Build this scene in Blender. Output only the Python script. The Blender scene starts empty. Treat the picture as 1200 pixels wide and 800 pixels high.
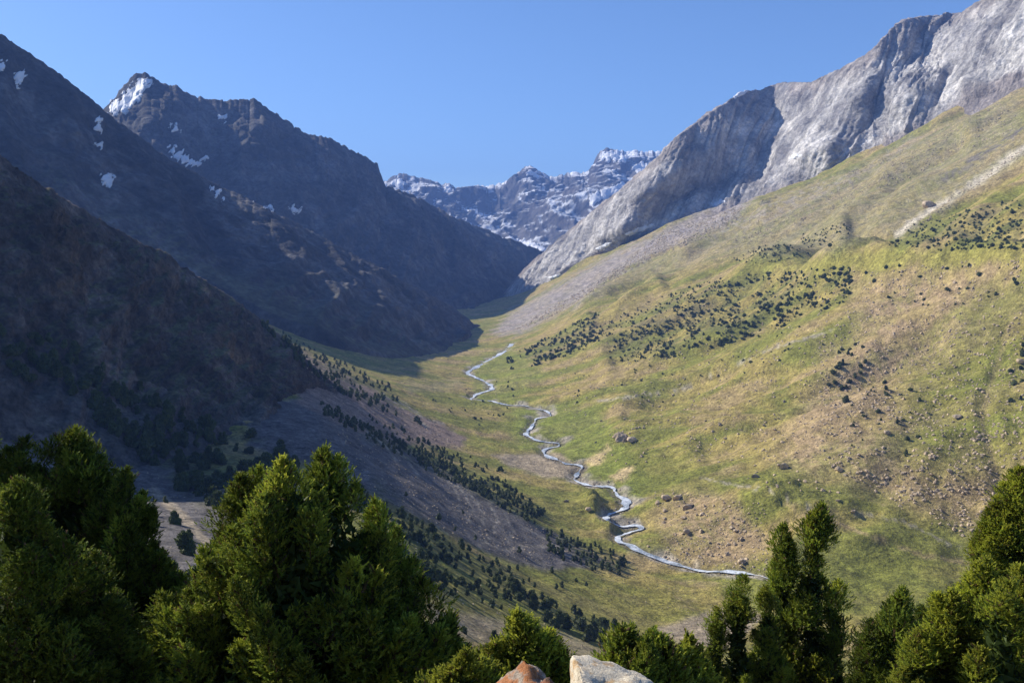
import bpy, math, random, time
import numpy as np
from mathutils import Vector
from mathutils.bvhtree import BVHTree
T0 = time.time()
R = math.radians
scn = bpy.context.scene
COL = scn.collection

# ------------------------------------------------------------------ camera, world, sun, exposure
F = 1167.0                       # focal length in pixels of the 1200 px wide photograph (35 mm lens)
PITCH = math.atan(100.0 / F)     # camera looks down a little
cam_d = bpy.data.cameras.new('camera')
cam_d.lens = 35.0
cam_d.sensor_width = 36.0
cam_d.clip_start = 0.1
cam_d.clip_end = 60000
cam = bpy.data.objects.new('camera', cam_d)
COL.objects.link(cam)
cam.location = (0, 0, 0)
cam.rotation_euler = (R(90) - PITCH, 0, 0)
scn.camera = cam

SUN_EL, SUN_AZ = 34.0, 66.0      # azimuth: degrees to the left of the viewing direction
w = bpy.data.worlds.new('World')
scn.world = w
w.use_nodes = True
nt = w.node_tree
sky = nt.nodes.new('ShaderNodeTexSky')
sky.sky_type = 'NISHITA'
sky.sun_disc = False
sky.sun_elevation = R(SUN_EL)
sky.sun_rotation = R(-SUN_AZ)
sky.altitude = 2600
sky.air_density = 1.0
sky.dust_density = 4.0
sky.ozone_density = 3.0
bg = nt.nodes['Background']
bg.inputs['Strength'].default_value = 0.105
tint = nt.nodes.new('ShaderNodeMix')            # deep mountain blue of the photograph
tint.data_type = 'RGBA'; tint.blend_type = 'MULTIPLY'
tint.inputs[0].default_value = 1.0
tint.inputs[7].default_value = (0.80, 0.97, 1.18, 1)
nt.links.new(sky.outputs[0], tint.inputs[6])
nt.links.new(tint.outputs[2], bg.inputs['Color'])

sd = bpy.data.lights.new('sun', 'SUN')
sd.energy = 5.0
sd.angle = R(0.5)
sd.color = (1.0, 0.93, 0.80)
sun = bpy.data.objects.new('sun', sd)
COL.objects.link(sun)
SUN = Vector((-math.sin(R(SUN_AZ)) * math.cos(R(SUN_EL)), math.cos(R(SUN_AZ)) * math.cos(R(SUN_EL)), math.sin(R(SUN_EL))))
sun.rotation_euler = SUN.to_track_quat('Z', 'Y').to_euler()
sun.location = (-200, 100, 300)

scn.view_settings.view_transform = 'Standard'
scn.view_settings.look = 'None'
scn.view_settings.exposure = 0.5
scn.view_settings.gamma = 1.0
scn.cycles.use_denoising = True
scn.cycles.max_bounces = 6
scn.cycles.diffuse_bounces = 2
scn.cycles.transparent_max_bounces = 4
scn.cycles.volume_bounces = 0

# ------------------------------------------------------------------ helpers: projection, noise, meshes
CP, SP = math.cos(PITCH), math.sin(PITCH)

def unproj(px, py, d):
    px, py, d = np.broadcast_arrays(np.asarray(px, float), np.asarray(py, float), np.asarray(d, float))
    xc = (px - 600) / F
    yc = -(py - 400) / F
    dy = CP + yc * SP
    dz = -SP + yc * CP
    return np.stack([xc * d / dy, d, dz * d / dy], -1)

def proj(P):
    x, y, z = P[..., 0], P[..., 1], P[..., 2]
    f = y * CP - z * SP
    u = y * SP + z * CP
    f = np.where(f < 0.01, 0.01, f)
    return 600 + F * x / f, 400 - F * u / f

_rs = np.random.RandomState(7)
_perm = _rs.permutation(256)
_perm = np.concatenate([_perm, _perm, _perm])
_g = _rs.normal(size=(256, 3))
_g /= np.linalg.norm(_g, axis=1)[:, None]

def noise(p):
    p = np.asarray(p, float)
    i = np.floor(p).astype(np.int64)
    f = p - i
    i &= 255
    u = f * f * f * (f * (f * 6 - 15) + 10)
    out = 0
    for dx in (0, 1):
        hx = _perm[i[..., 0] + dx]
        wx = u[..., 0] if dx else 1 - u[..., 0]
        for dy in (0, 1):
            hy = _perm[hx + i[..., 1] + dy]
            wy = u[..., 1] if dy else 1 - u[..., 1]
            for dz in (0, 1):
                g = _g[_perm[hy + i[..., 2] + dz]]
                wz = u[..., 2] if dz else 1 - u[..., 2]
                dot = g[..., 0] * (f[..., 0] - dx) + g[..., 1] * (f[..., 1] - dy) + g[..., 2] * (f[..., 2] - dz)
                out = out + wx * wy * wz * dot
    return out * 1.5

def fbm(p, oct=4, gain=0.5, lac=2.03):
    s, a = 0, 1.0
    p = np.asarray(p, float)
    for k in range(oct):
        s = s + a * noise(p + 17.3 * k)
        p = p * lac
        a *= gain
    return s

def ridged(p, oct=4, gain=0.5, lac=2.07):
    s, a, n = 0, 1.0, 0
    p = np.asarray(p, float)
    for k in range(oct):
        s = s + a * (1 - 2 * np.abs(noise(p + 31.7 * k)))
        n += a
        p = p * lac
        a *= gain
    return s / n

def smooth(a, b, x):
    t = np.clip((x - a) / (b - a), 0, 1)
    return t * t * (3 - 2 * t)

def mesh_np(name, V, Fc, mat, parent=None, smoothed=True, cols=None, attrs=None):
    """V (n,3), Fc (m,3|4) -> one linked mesh object"""
    V = np.asarray(V, np.float32).reshape(-1, 3)
    Fc = np.asarray(Fc, np.int32)
    k = Fc.shape[1]
    me = bpy.data.meshes.new(name)
    me.vertices.add(len(V))
    me.vertices.foreach_set('co', V.ravel())
    me.loops.add(Fc.size)
    me.loops.foreach_set('vertex_index', Fc.ravel())
    me.polygons.add(len(Fc))
    me.polygons.foreach_set('loop_start', np.arange(0, Fc.size, k, dtype=np.int32))
    me.polygons.foreach_set('loop_total', np.full(len(Fc), k, np.int32))
    me.polygons.foreach_set('use_smooth', np.full(len(Fc), bool(smoothed)))
    if cols is not None:
        c = np.ones((len(V), 4), np.float32)
        c[:, :3] = cols
        at = me.color_attributes.new('Col', 'FLOAT_COLOR', 'POINT')
        at.data.foreach_set('color', c.ravel())
    for an, av in (attrs or {}).items():
        at = me.attributes.new(an, 'FLOAT', 'POINT')
        at.data.foreach_set('value', np.asarray(av, np.float32).ravel())
    me.update(calc_edges=True)
    if mat is not None:
        me.materials.append(mat)
    o = bpy.data.objects.new(name, me)
    COL.objects.link(o)
    if parent is not None:
        o.parent = parent
    return o

def grid_faces(n, m):
    i = np.arange(n - 1)[:, None]
    j = np.arange(m - 1)[None, :]
    a = i * m + j
    return np.stack([a, a + 1, a + m + 1, a + m], -1).reshape(-1, 4)

def grid_normals(P):
    du = np.gradient(P, axis=0)
    dv = np.gradient(P, axis=1)
    n = np.cross(du, dv)
    return n / (np.linalg.norm(n, axis=-1, keepdims=True) + 1e-9)

def tag(o, label=None, cat=None, group=None, kind=None):
    if label: o['label'] = label
    if cat: o['category'] = cat
    if group: o['group'] = group
    if kind: o['kind'] = kind
    return o

def empty(name, loc, rotz=0.0):
    o = bpy.data.objects.new(name, None)
    o.empty_display_size = 0.5
    o.location = loc
    o.rotation_euler = (0, 0, rotz)
    COL.objects.link(o)
    return o

def seg_mask(px, py, pts, width, edge=None):
    """1 within width px of the polyline, fading over edge"""
    best = np.full(px.shape, 1e9)
    for (x0, y0), (x1, y1) in zip(pts[:-1], pts[1:]):
        dx, dy = x1 - x0, y1 - y0
        t = np.clip(((px - x0) * dx + (py - y0) * dy) / (dx * dx + dy * dy + 1e-9), 0, 1)
        best = np.minimum(best, np.hypot(px - x0 - t * dx, py - y0 - t * dy))
    e = width if edge is None else edge
    return 1 - smooth(width - e * 0.5, width + e * 0.5, best)

def poly_sd(px, py, pts):
    """signed distance in pixels to a polygon, negative inside"""
    best = np.full(px.shape, 1e9)
    ins = np.zeros(px.shape, bool)
    n = len(pts)
    for k in range(n):
        x0, y0 = pts[k]
        x1, y1 = pts[(k + 1) % n]
        dx, dy = x1 - x0, y1 - y0
        t = np.clip(((px - x0) * dx + (py - y0) * dy) / (dx * dx + dy * dy + 1e-9), 0, 1)
        best = np.minimum(best, np.hypot(px - x0 - t * dx, py - y0 - t * dy))
        if y0 != y1:
            c = ((y0 > py) != (y1 > py)) & (px < (x1 - x0) * (py - y0) / (y1 - y0) + x0)
            ins ^= c
    return np.where(ins, -best, best)

def poly_mask(px, py, pts, edge=6.0, wob=0.0):
    return 1 - smooth(-edge, edge, poly_sd(px, py, pts) + wob)

# ------------------------------------------------------------------ materials
def new_mat(name):
    m = bpy.data.materials.new(name)
    m.use_nodes = True
    t = m.node_tree
    b = t.nodes['Principled BSDF']
    b.inputs['Roughness'].default_value = 0.9
    b.inputs['Specular IOR Level'].default_value = 0.15
    return m, t, b

def N(t, typ, **kw):
    n = t.nodes.new(typ)
    for k, v in kw.items():
        if k in n.inputs: n.inputs[k].default_value = v
        else: setattr(n, k, v)
    return n

def tex_noise(t, vec, scale, detail=4.0, rough=0.55):
    n = N(t, 'ShaderNodeTexNoise')
    n.inputs['Scale'].default_value = scale
    n.inputs['Detail'].default_value = detail
    n.inputs['Roughness'].default_value = rough
    t.links.new(vec, n.inputs['Vector'])
    return n.outputs['Fac']

def mathn(t, op, a, b=None, clamp=False):
    n = t.nodes.new('ShaderNodeMath')
    n.operation = op
    n.use_clamp = clamp
    for i, v in enumerate((a, b)):
        if v is None: continue
        if isinstance(v, (int, float)): n.inputs[i].default_value = v
        else: t.links.new(v, n.inputs[i])
    return n.outputs[0]

def mapr(t, v, a, b, c, d):
    n = t.nodes.new('ShaderNodeMapRange')
    for i, q in enumerate((a, b, c, d)): n.inputs[i + 1].default_value = q
    t.links.new(v, n.inputs[0])
    return n.outputs[0]

def mix(t, fac, a, b, typ='MIX'):
    n = t.nodes.new('ShaderNodeMix')
    n.data_type = 'RGBA'
    n.blend_type = typ
    for i, v in ((0, fac), (6, a), (7, b)):
        if isinstance(v, (int, float)): n.inputs[i].default_value = v
        elif isinstance(v, tuple): n.inputs[i].default_value = (*v, 1)
        else: t.links.new(v, n.inputs[i])
    return n.outputs[2]

def scaled_vec(t, src, sc):
    n = t.nodes.new('ShaderNodeMapping')
    n.inputs['Scale'].default_value = sc
    t.links.new(src, n.inputs['Vector'])
    return n.outputs[0]

def bump(t, b, h, strength, dist):
    n = t.nodes.new('ShaderNodeBump')
    n.inputs['Strength'].default_value = strength
    n.inputs['Distance'].default_value = dist
    t.links.new(h, n.inputs['Height'])
    t.links.new(n.outputs[0], b.inputs['Normal'])

def mul_col(t, col, fac):
    """colour times a scalar socket"""
    c = t.nodes.new('ShaderNodeCombineColor')
    for i in range(3): t.links.new(fac, c.inputs[i])
    return mix(t, 1.0, col, c.outputs[0], 'MULTIPLY')

def surface_mat(name, scales, bump_scale, bump_dist, lo=0.7, hi=1.35, tint=None, bstr=1.0):
    """surface whose colour is the vertex colour broken up by noise at several sizes (metres)"""
    m, t, b = new_mat(name)
    geo = N(t, 'ShaderNodeNewGeometry').outputs['Position']
    vc = N(t, 'ShaderNodeVertexColor', layer_name='Col').outputs[0]
    col = vc
    for s in scales:
        f = tex_noise(t, geo, 1.0 / s, 3.0, 0.6)
        col = mul_col(t, col, mapr(t, f, 0.3, 0.7, lo, hi))
    if tint:
        f = tex_noise(t, geo, 1.0 / tint[0], 4.0, 0.6)
        col = mix(t, mapr(t, f, 0.45, 0.7, 0.0, tint[2]), col, tint[1])
    t.links.new(col, b.inputs['Base Color'])
    h = tex_noise(t, geo, 1.0 / bump_scale, 8.0, 0.65)
    bump(t, b, h, bstr, bump_dist)
    return m

M = {}
M['ground'] = surface_mat('meadow_and_scree', (0.9, 2.6, 9.0), 3.0, 1.8, 0.66, 1.40)
M['near_rock'] = surface_mat('dark_spur_rock', (2.0, 7.0, 22.0), 9.0, 7.0, 0.6, 1.5)
M['far_rock'] = surface_mat('mountain_rock', (7.0, 22.0, 70.0), 30.0, 22.0, 0.62, 1.45)
M['wall_rock'] = surface_mat('granite_wall_rock', (5.0, 16.0, 50.0), 18.0, 15.0, 0.72, 1.34)
M['range_rock'] = surface_mat('far_range_rock', (50.0, 160.0), 130.0, 70.0, 0.7, 1.35)

_t = M['ground'].node_tree
_b = _t.nodes['Principled BSDF']
_src = _b.inputs['Base Color'].links[0].from_socket
_geo = N(_t, 'ShaderNodeNewGeometry').outputs['Position']
for _cell, _lo in ((3.4, 0.58), (1.7, 0.70)):
    _v = N(_t, 'ShaderNodeTexVoronoi')
    _v.inputs['Scale'].default_value = 1.0 / _cell
    _t.links.new(_geo, _v.inputs['Vector'])
    _n = tex_noise(_t, _geo, 1.0 / (_cell * 9), 3.0, 0.6)
    _spot = mapr(_t, mathn(_t, 'ADD', _v.outputs['Distance'], mathn(_t, 'MULTIPLY', mapr(_t, _n, 0.35, 0.6, 0.45, 0.0), 1.0)), 0.20, 0.42, _lo, 1.06)
    _src = mul_col(_t, _src, _spot)
_t.links.new(_src, _b.inputs['Base Color'])
m, t, b = new_mat('snow')
geo = N(t, 'ShaderNodeNewGeometry').outputs['Position']
f = tex_noise(t, geo, 0.06, 5.0, 0.6)
t.links.new(mix(t, mapr(t, f, 0.35, 0.7, 0, 1), (0.82, 0.84, 0.88), (0.66, 0.66, 0.68)), b.inputs['Base Color'])
bump(t, b, f, 0.6, 4.0)
b.inputs['Roughness'].default_value = 0.6
M['snow'] = m

# ------------------------------------------------------------------ valley ground: one height field
OFF = 40.0
CTRL = [  # photograph px, py, distance ahead in metres
 # valley floor along the stream
 (840,668,496),(770,655,520),(720,600,596),(700,575,645),(660,545,710),(600,530,765),(640,500,862),(600,470,985),(560,450,1111),(560,430,1258),(590,405,1520),(585,388,1778),(600,368,2150),(592,352,2600),
 # right hand side
 (1000,690,465),(1150,690,468),(900,690,465),(1200,600,520),(1200,500,600),(1200,400,680),(1200,312,755),(1200,292,850),(1200,200,1130),(1200,98,1600),
 (1100,560,560),(1100,450,680),(1100,312,860),(1100,293,960),(1100,230,1250),(1100,150,1650),
 (1000,600,530),(1000,500,640),(1000,400,790),(1000,312,980),(1000,285,1130),(1000,200,1750),
 (900,600,550),(900,500,690),(900,400,890),(900,320,1180),(900,290,1400),(900,228,1950),
 (800,600,580),(800,500,760),(800,400,1050),(800,335,1400),(800,300,1650),(800,258,2150),
 (700,500,810),(700,420,1120),(700,360,1500),(700,322,1950),(700,298,2350),
 (640,440,1080),(640,400,1370),(640,350,1950),(640,330,2350),
 (1400,600,440),(1400,450,500),(1400,312,600),(1400,200,850),(1400,40,1250),(1600,250,560),(1600,0,900),(1800,600,250),(1800,100,600),
 (1600,650,330),
 # left hand side
 (760,745,385),(820,720,425),(700,700,425),(650,660,460),(600,700,335),(560,760,232),(520,700,265),(650,620,535),(560,640,425),(600,600,520),
 (470,560,455),(400,505,485),(370,480,510),(340,520,440),(450,625,318),(440,594,362),(500,626,362),(555,655,382),(600,672,395),(510,660,320),(300,600,300),(200,575,345),(100,540,370),(0,500,365),
 (250,650,190),(480,690,245),(430,650,275),(540,560,610),(480,510,700),(440,480,710),(520,515,745),(400,447,720),(360,425,760),
 (300,380,1120),(400,424,1050),(480,440,1090),(500,418,1320),(250,352,1180),(520,412,1420),(200,310,1280),(100,260,1350),(0,220,1400),
 (-200,480,330),(-200,330,700),(-300,250,1500),
 (550,390,1750),(500,370,2000),(400,330,2200),(200,250,2300),
]
XYZ = [(0,0,-1.7),(0,-25,6),(0,4,-2.35),(0,8,-4.6),(0,14,-8.4),(0,30,-17.5),(0,60,-31),(0,120,-55),(-15,10,-4.8),(-40,20,-8),(-60,60,-28),(-100,100,-38),(-140,0,10),
       (-12,0,0.5),(12,0,-4),(12,14,-9.5),(8,9,-6.6),(30,25,-21),(60,60,-50),(110,110,-82),(150,200,-122),(60,0,-35),(120,0,-80),(-60,-20,14),(60,-30,-20),
       (0,4500,-150),(-1500,4500,-120),(1500,4500,-120),(0,8500,-200),(-3000,8500,-200),(3000,8500,-200),(-700,2600,-100)]
C = np.array(CTRL, float)
P = np.concatenate([unproj(C[:, 0], C[:, 1], C[:, 2]), np.array(XYZ, float)])
def aw(x, y):
    yy = y + OFF
    return np.stack([x / yy * 2.2, np.log(yy)], -1)
CA = aw(P[:, 0], P[:, 1])
CV = P[:, 2] / (P[:, 1] + OFF)
def kern(r): return r
Dm = kern(np.linalg.norm(CA[:, None] - CA[None], axis=-1))
n = len(CA)
A = np.zeros((n + 3, n + 3))
A[:n, :n] = Dm - np.eye(n) * 0.02
A[:n, n] = 1; A[:n, n + 1:] = CA
A[n, :n] = 1; A[n + 1:, :n] = CA.T
sol = np.linalg.solve(A, np.concatenate([CV, np.zeros(3)]))
def base_h(x, y):
    q = aw(x, y)
    sh = q.shape[:-1]
    q = q.reshape(-1, 2)
    out = np.empty(len(q))
    for k in range(0, len(q), 20000):
        s = q[k:k + 20000]
        r = kern(np.sqrt(((s[:, None] - CA[None]) ** 2).sum(-1)))
        out[k:k + 20000] = r @ sol[:n] + sol[n] + s @ sol[n + 1:]
    return out.reshape(sh) * (y + OFF)

NA, NW = 690, 620
ga = np.linspace(-1.05, 1.05, NA)
# denser columns inside the picture
ga = np.sign(ga) * (0.85 * np.abs(ga) + 0.15 * np.abs(ga) ** 3)
gw = np.concatenate([np.linspace(math.log(15), math.log(150), 100)[:-1], np.linspace(math.log(150), math.log(2700), 430)[:-1], np.linspace(math.log(2700), math.log(9000), 42)])
NW = len(gw)
# solve on a coarse grid, then refine bilinearly (the base form is smooth)
ca, cw = np.linspace(-1.05, 1.05, 150), np.linspace(gw[0], gw[-1], 190)
yy = np.exp(cw)[None, :] - OFF
coarse = base_h(ca[:, None] * (yy + OFF), np.broadcast_to(yy, (150, 190))) / (yy + OFF)
# light blur of the kinks at the control points
for _ in range(2):
    coarse[1:-1] = 0.25 * coarse[:-2] + 0.5 * coarse[1:-1] + 0.25 * coarse[2:]
    coarse[:, 1:-1] = 0.25 * coarse[:, :-2] + 0.5 * coarse[:, 1:-1] + 0.25 * coarse[:, 2:]
def cub(p0, p1, p2, p3, t):
    return p1 + 0.5 * t * (p2 - p0 + t * (2 * p0 - 5 * p1 + 4 * p2 - p3 + t * (3 * (p1 - p2) + p3 - p0)))
def interp_axis(G, src, dst):
    f = np.clip((dst - src[0]) / (src[1] - src[0]), 0, len(src) - 1.001)
    i = f.astype(int); tt = (f - i)[:, None]
    g = lambda k: G[np.clip(i + k, 0, len(src) - 1)]
    return cub(g(-1), g(0), g(1), g(2), tt)
fine = interp_axis(interp_axis(coarse, ca, ga).T, cw, gw).T
GY = np.exp(gw)[None, :] - OFF + 0 * ga[:, None]
GX = ga[:, None] * (GY + OFF)
GZ = fine * (GY + OFF)
GP = np.stack([GX, GY, GZ], -1)
PX, PY = proj(GP)
front = GY > 3
PX = np.where(front, PX, -999); PY = np.where(front, PY, 2000)

# relief: folds that run down the slopes, hummocks, the stream bed
xy = np.stack([GX, GY, 0 * GX], -1)
warp = fbm(xy / 160.0 + 5, 3)
right = smooth(40, 160, GX - 0.0 * GY) * smooth(200, 420, GY)
far_s = smooth(60, 500, GY)
folds = ridged(np.stack([GX / 260.0 + warp * 0.3, GY / 70.0 + warp * 0.6, 0 * GX + 3], -1), 4)
big_folds = fbm(np.stack([GX / 520.0 + warp * 0.2, GY / 150.0 + warp * 0.4, 0 * GX + 13], -1), 3)
rel = right * (10.0 * (folds - 0.2) + 17.0 * big_folds * smooth(450, 700, GY))
rel = rel + far_s * 2.2 * fbm(xy / 60.0, 4) + smooth(150, 500, GY) * 0.9 * fbm(xy / 13.0 + 9, 3)
rel = rel + (1 - far_s) * 0.5 * fbm(xy / 5.0, 3) * smooth(5, 25, GY)
bpx, bpy_ = PX, PY
shoulder = smooth(840, 960, bpx + 25 * warp)
fade = smooth(400, 600, GY)
rel = rel + fade * shoulder * (19 * np.exp(-((bpy_ - 324 - 6 * warp) / 17) ** 2) - 12 * np.exp(-((bpy_ - 286) / 14) ** 2))
rel = rel + fade * smooth(620, 700, bpx) * (1 - shoulder) * 6 * np.exp(-((bpy_ - 318 - (900 - bpx) * 0.22) / 16) ** 2)
for gl, gwid, gdep in (([(1186,385),(1162,445),(1150,495),(1166,550),(1178,600)], 8, 1.6), ([(1010,335),(940,372),(860,425),(780,468),(740,485)], 12, 4.0), ([(1100,395),(1000,447),(910,497),(830,528)], 13, 3.5),
                       ([(970,310),(890,345),(810,388),(720,424)], 9, 4.5), ([(1100,480),(1045,560),(1005,615),(960,650)], 16, 2.2), ([(1190,335),(1110,372),(1040,400)], 11, 3.0), ([(1130,300),(1160,262),(1200,225)], 9, 5.0),
                       ([(1000,262),(1060,215),(1120,165)], 10, 7.0), ([(900,300),(960,250),(1020,205)], 9, 6.0), ([(780,330),(830,290),(880,255)], 8, 6.0), ([(700,372),(740,335),(790,290)], 7, 6.0)):
    best = np.full(bpx.shape, 1e9)
    for (x0, y0), (x1, y1) in zip(gl[:-1], gl[1:]):
        dx, dy = x1 - x0, y1 - y0
        tt_ = np.clip(((bpx - x0) * dx + (bpy_ - y0) * dy) / (dx * dx + dy * dy), 0, 1)
        best = np.minimum(best, np.hypot(bpx + 7 * warp - x0 - tt_ * dx, bpy_ + 5 * warp - y0 - tt_ * dy))
    rel = rel - gdep * np.exp(-(best / gwid) ** 2) + 0.55 * gdep * np.exp(-((best - 2.0 * gwid) / gwid) ** 2)
for kx, ky, kd, kr, kh in ((722,520,752,20,6),(742,545,705,16,4),(800,588,600,26,5),(850,600,570,22,4),(905,598,555,24,6),(960,630,520,30,4),(745,505,775,14,3),
                           (640,470,960,24,3),(690,455,960,26,4),(610,455,1060,24,4),(690,598,600,14,4),(690,584,614,7,6.5),(697,596,597,6,6),(706,612,577,6,6),(712,622,565,6,5),(1120,318,850,60,6),(1000,330,950,50,5)):
    kc = unproj(kx, ky, kd)
    rel = rel + kh * np.exp(-((GX - kc[0]) ** 2 + (GY - kc[1]) ** 2) / kr ** 2) * (1 + 0.4 * fbm(xy / 9.0 + 50, 3))
STREAM_PX = [
 [(905,676),(870,667),(830,666),(795,660),(765,648),(738,637),(725,630),(733,622),(750,618),(746,612),(727,614),(712,606),(712,600),(727,596),(735,590),(731,582),(719,573),(713,568),(690,566),(672,560),(678,552),(680,543),(664,541),(651,536),(638,530),(640,524),(655,521),(652,517),(640,516),(622,511),(616,506),(624,497),(629,489),(645,486),(640,480),(615,474),(590,472),(575,468),(552,467),(560,460),(576,455),(574,449),(556,440),(547,436),(556,430),(575,420),(592,410),(600,402)],
]
def stream_world():
    pts = np.array(STREAM_PX[0], float)
    # smooth resample in picture space
    tt = np.arange(len(pts))
    q = np.linspace(0, len(pts) - 1, len(pts) * 8)
    i = np.clip(q.astype(int), 0, len(pts) - 2); f = (q - i)[:, None]
    g = lambda k: pts[np.clip(i + k, 0, len(pts) - 1)]
    return cub(g(-1), g(0), g(1), g(2), f)
SPX = stream_world()

def height_at(x, y, Z):
    a = x / (y + OFF); ww = np.log(y + OFF)
    fi = np.interp(a, ga, np.arange(NA)); fj = np.interp(ww, gw, np.arange(NW))
    i = np.clip(fi.astype(int), 0, NA - 2); j = np.clip(fj.astype(int), 0, NW - 2)
    u = fi - i; v = fj - j
    return (Z[i, j] * (1 - u) * (1 - v) + Z[i + 1, j] * u * (1 - v) + Z[i, j + 1] * (1 - u) * v + Z[i + 1, j + 1] * u * v)

def march(px, py, Z, d0=40.0, d1=3200.0, steps=420):
    """first hit of picture rays on the height field"""
    px = np.asarray(px, float); py = np.asarray(py, float)
    ds = np.exp(np.linspace(math.log(d0), math.log(d1), steps))
    hit = np.full(px.shape, np.nan)
    prev = None
    for d in ds:
        q = unproj(px, py, d)
        below = q[..., 2] - height_at(q[..., 0], q[..., 1], Z)
        if prev is not None:
            c = np.isnan(hit) & (below < 0) & (prev >= 0)
            tfr = prev / (prev - below + 1e-9)
            hit = np.where(c, pd + tfr * (d - pd), hit)
        prev, pd = below, d
    return hit
GZ = GZ + rel
sd_hit = march(SPX[:, 0], SPX[:, 1], GZ, 300)
ok = ~np.isnan(sd_hit)
SW = unproj(SPX[ok, 0], SPX[ok, 1], sd_hit[ok])[:, :2]
# smooth the plan of the stream a little
for _ in range(3):
    SW[1:-1] = 0.25 * SW[:-2] + 0.5 * SW[1:-1] + 0.25 * SW[2:]
tg = np.gradient(SW, axis=0); tg /= np.linalg.norm(tg, axis=1)[:, None] + 1e-9
sl_ = np.concatenate([[0], np.cumsum(np.linalg.norm(np.diff(SW, axis=0), axis=1))])
SW = SW + np.stack([-tg[:, 1], tg[:, 0]], -1) * (2.2 * fbm(np.stack([sl_ / 17.0, 0 * sl_, 0 * sl_ + 3], -1), 3))[:, None]
sz = height_at(SW[:, 0], SW[:, 1], GZ)
for _ in range(14):
    sz[1:-1] = 0.25 * sz[:-2] + 0.5 * sz[1:-1] + 0.25 * sz[2:]
sz = np.minimum(sz, height_at(SW[:, 0], SW[:, 1], GZ)) - 0.6
# carve the bed
bx = (np.abs(GX) < 260) & (GY > 380) & (GY < 2100)
bi = np.argwhere(bx)
bxy = np.stack([GX[bx], GY[bx]], -1)
dist = np.full(len(bxy), 1e9); near = np.zeros(len(bxy), int)
for k in range(0, len(bxy), 20000):
    dd = np.sqrt(((bxy[k:k + 20000, None] - SW[None]) ** 2).sum(-1))
    near[k:k + 20000] = dd.argmin(1); dist[k:k + 20000] = dd.min(1)
zb = GZ[bx]
cut = sz[near] - 1.3
wt = 1 - smooth(3.0, 7.5, dist)
zb2 = zb * (1 - wt) + np.minimum(zb, cut) * wt
GZ[bx] = zb2
stream_d = np.full(GX.shape, 1e9); stream_d[bx] = dist
GP = np.stack([GX, GY, GZ], -1)
PX, PY = proj(GP)
PX = np.where(front, PX, -999); PY = np.where(front, PY, 2000)

# colour of the ground: dry grass, green grass, brown earth, scree, gravel
def L(*c): return np.array([((v / 255.0 + 0.055) / 1.055) ** 2.4 if v > 10 else v / 255 / 12.92 for v in c])
GRASS_DRY = np.array((0.266, 0.212, 0.066)); GRASS_GRN = np.array((0.163, 0.164, 0.034)); EARTH = np.array((0.285, 0.207, 0.115))
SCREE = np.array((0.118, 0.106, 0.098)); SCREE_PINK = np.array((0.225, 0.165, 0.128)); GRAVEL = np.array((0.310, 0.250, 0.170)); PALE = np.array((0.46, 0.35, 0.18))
RUBBLE = np.array((0.285, 0.250, 0.235)); DARKROCK = np.array((0.12, 0.105, 0.095))
def lerp(c, d, m): return c * (1 - m[..., None]) + d * m[..., None]
n1 = fbm(np.stack([GX / 120.0 + warp * .4, GY / 38.0 + warp * .5, 0 * GX + 8], -1), 5, 0.55)
n2 = fbm(xy / 25.0 + 40, 5, 0.6)
n3 = fbm(xy / 5.0 + 70, 3, 0.6)
n4 = fbm(xy / 90.0 + 11, 4, 0.55)
col = np.zeros(GX.shape + (3,)) + GRASS_DRY
col = lerp(col, GRASS_GRN, smooth(-0.35, 0.45, n1 + 0.35 * n2))
col = lerp(col, EARTH, 0.55 * smooth(0.10, 0.5, -n1 + 0.5 * n2 + 0.3 * n3 - 0.05))
wob = 7 * n2 + 4 * n3
def pm(pts, edge=5.0, k=1.0): return poly_mask(PX, PY, pts, edge, wob * k)
# brown stony ground on the right hand slope
m_ = np.maximum.reduce([pm([(1000,330),(1190,300),(1200,370),(1130,420),(1060,440),(1000,480),(960,560),(900,540),(950,460),(1000,400)], 18), 0.8 * pm([(960,400),(1050,420),(1080,520),(1190,600),(1180,650),(1090,600),(960,560)], 18), pm([(800,570),(860,580),(900,640),(870,665),(790,650),(760,600)], 10)])
col = lerp(col, EARTH * 1.05, m_ * (0.45 + 0.5 * smooth(-0.3, 0.4, n3 + n2)))
# green parts
m_ = np.maximum.reduce([pm([(1060,440),(1150,330),(1200,330),(1200,540),(1130,560),(1060,540)], 25), pm([(590,480),(700,470),(720,520),(640,545),(590,520)], 10), pm([(690,560),(800,540),(900,560),(800,580),(740,590)], 12), pm([(940,670),(1060,640),(1160,660),(1120,720),(960,730)], 18)])
col = lerp(col, np.array((0.140, 0.148, 0.028)), m_ * 0.55)
# upper slope under the wall: paler, greyer grass mixed with stones
m_ = pm([(620,385),(700,330),(860,255),(1000,200),(1200,95),(1200,190),(1060,270),(960,300),(860,300),(740,330)], 12)
col = lerp(col, np.array((0.225, 0.195, 0.115)), m_ * (0.45 + 0.4 * smooth(-.2, .3, n3)))
m_ = pm([(880,312),(940,300),(1060,294),(1200,284),(1200,306),(1080,312),(960,320)], 5)
col = lerp(col, np.array((0.230, 0.210, 0.048)), m_ * 0.8)
m_ = np.maximum(pm([(600,470),(700,478),(760,560),(745,600),(690,560),(640,530),(600,520)], 10), pm([(545,420),(600,405),(640,440),(600,470),(560,470)], 8))
col = lerp(col, np.array((0.150, 0.180, 0.030)), m_ * 0.6)
m_ = pm([(575,392),(600,365),(660,330),(720,296),(780,268),(840,235),(885,232),(850,262),(780,292),(720,322),(680,352),(640,372),(610,392)], 5)
m2_ = pm([(840,250),(1000,198),(1080,150),(1090,160),(1000,215),(900,262),(830,285)], 8)
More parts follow.
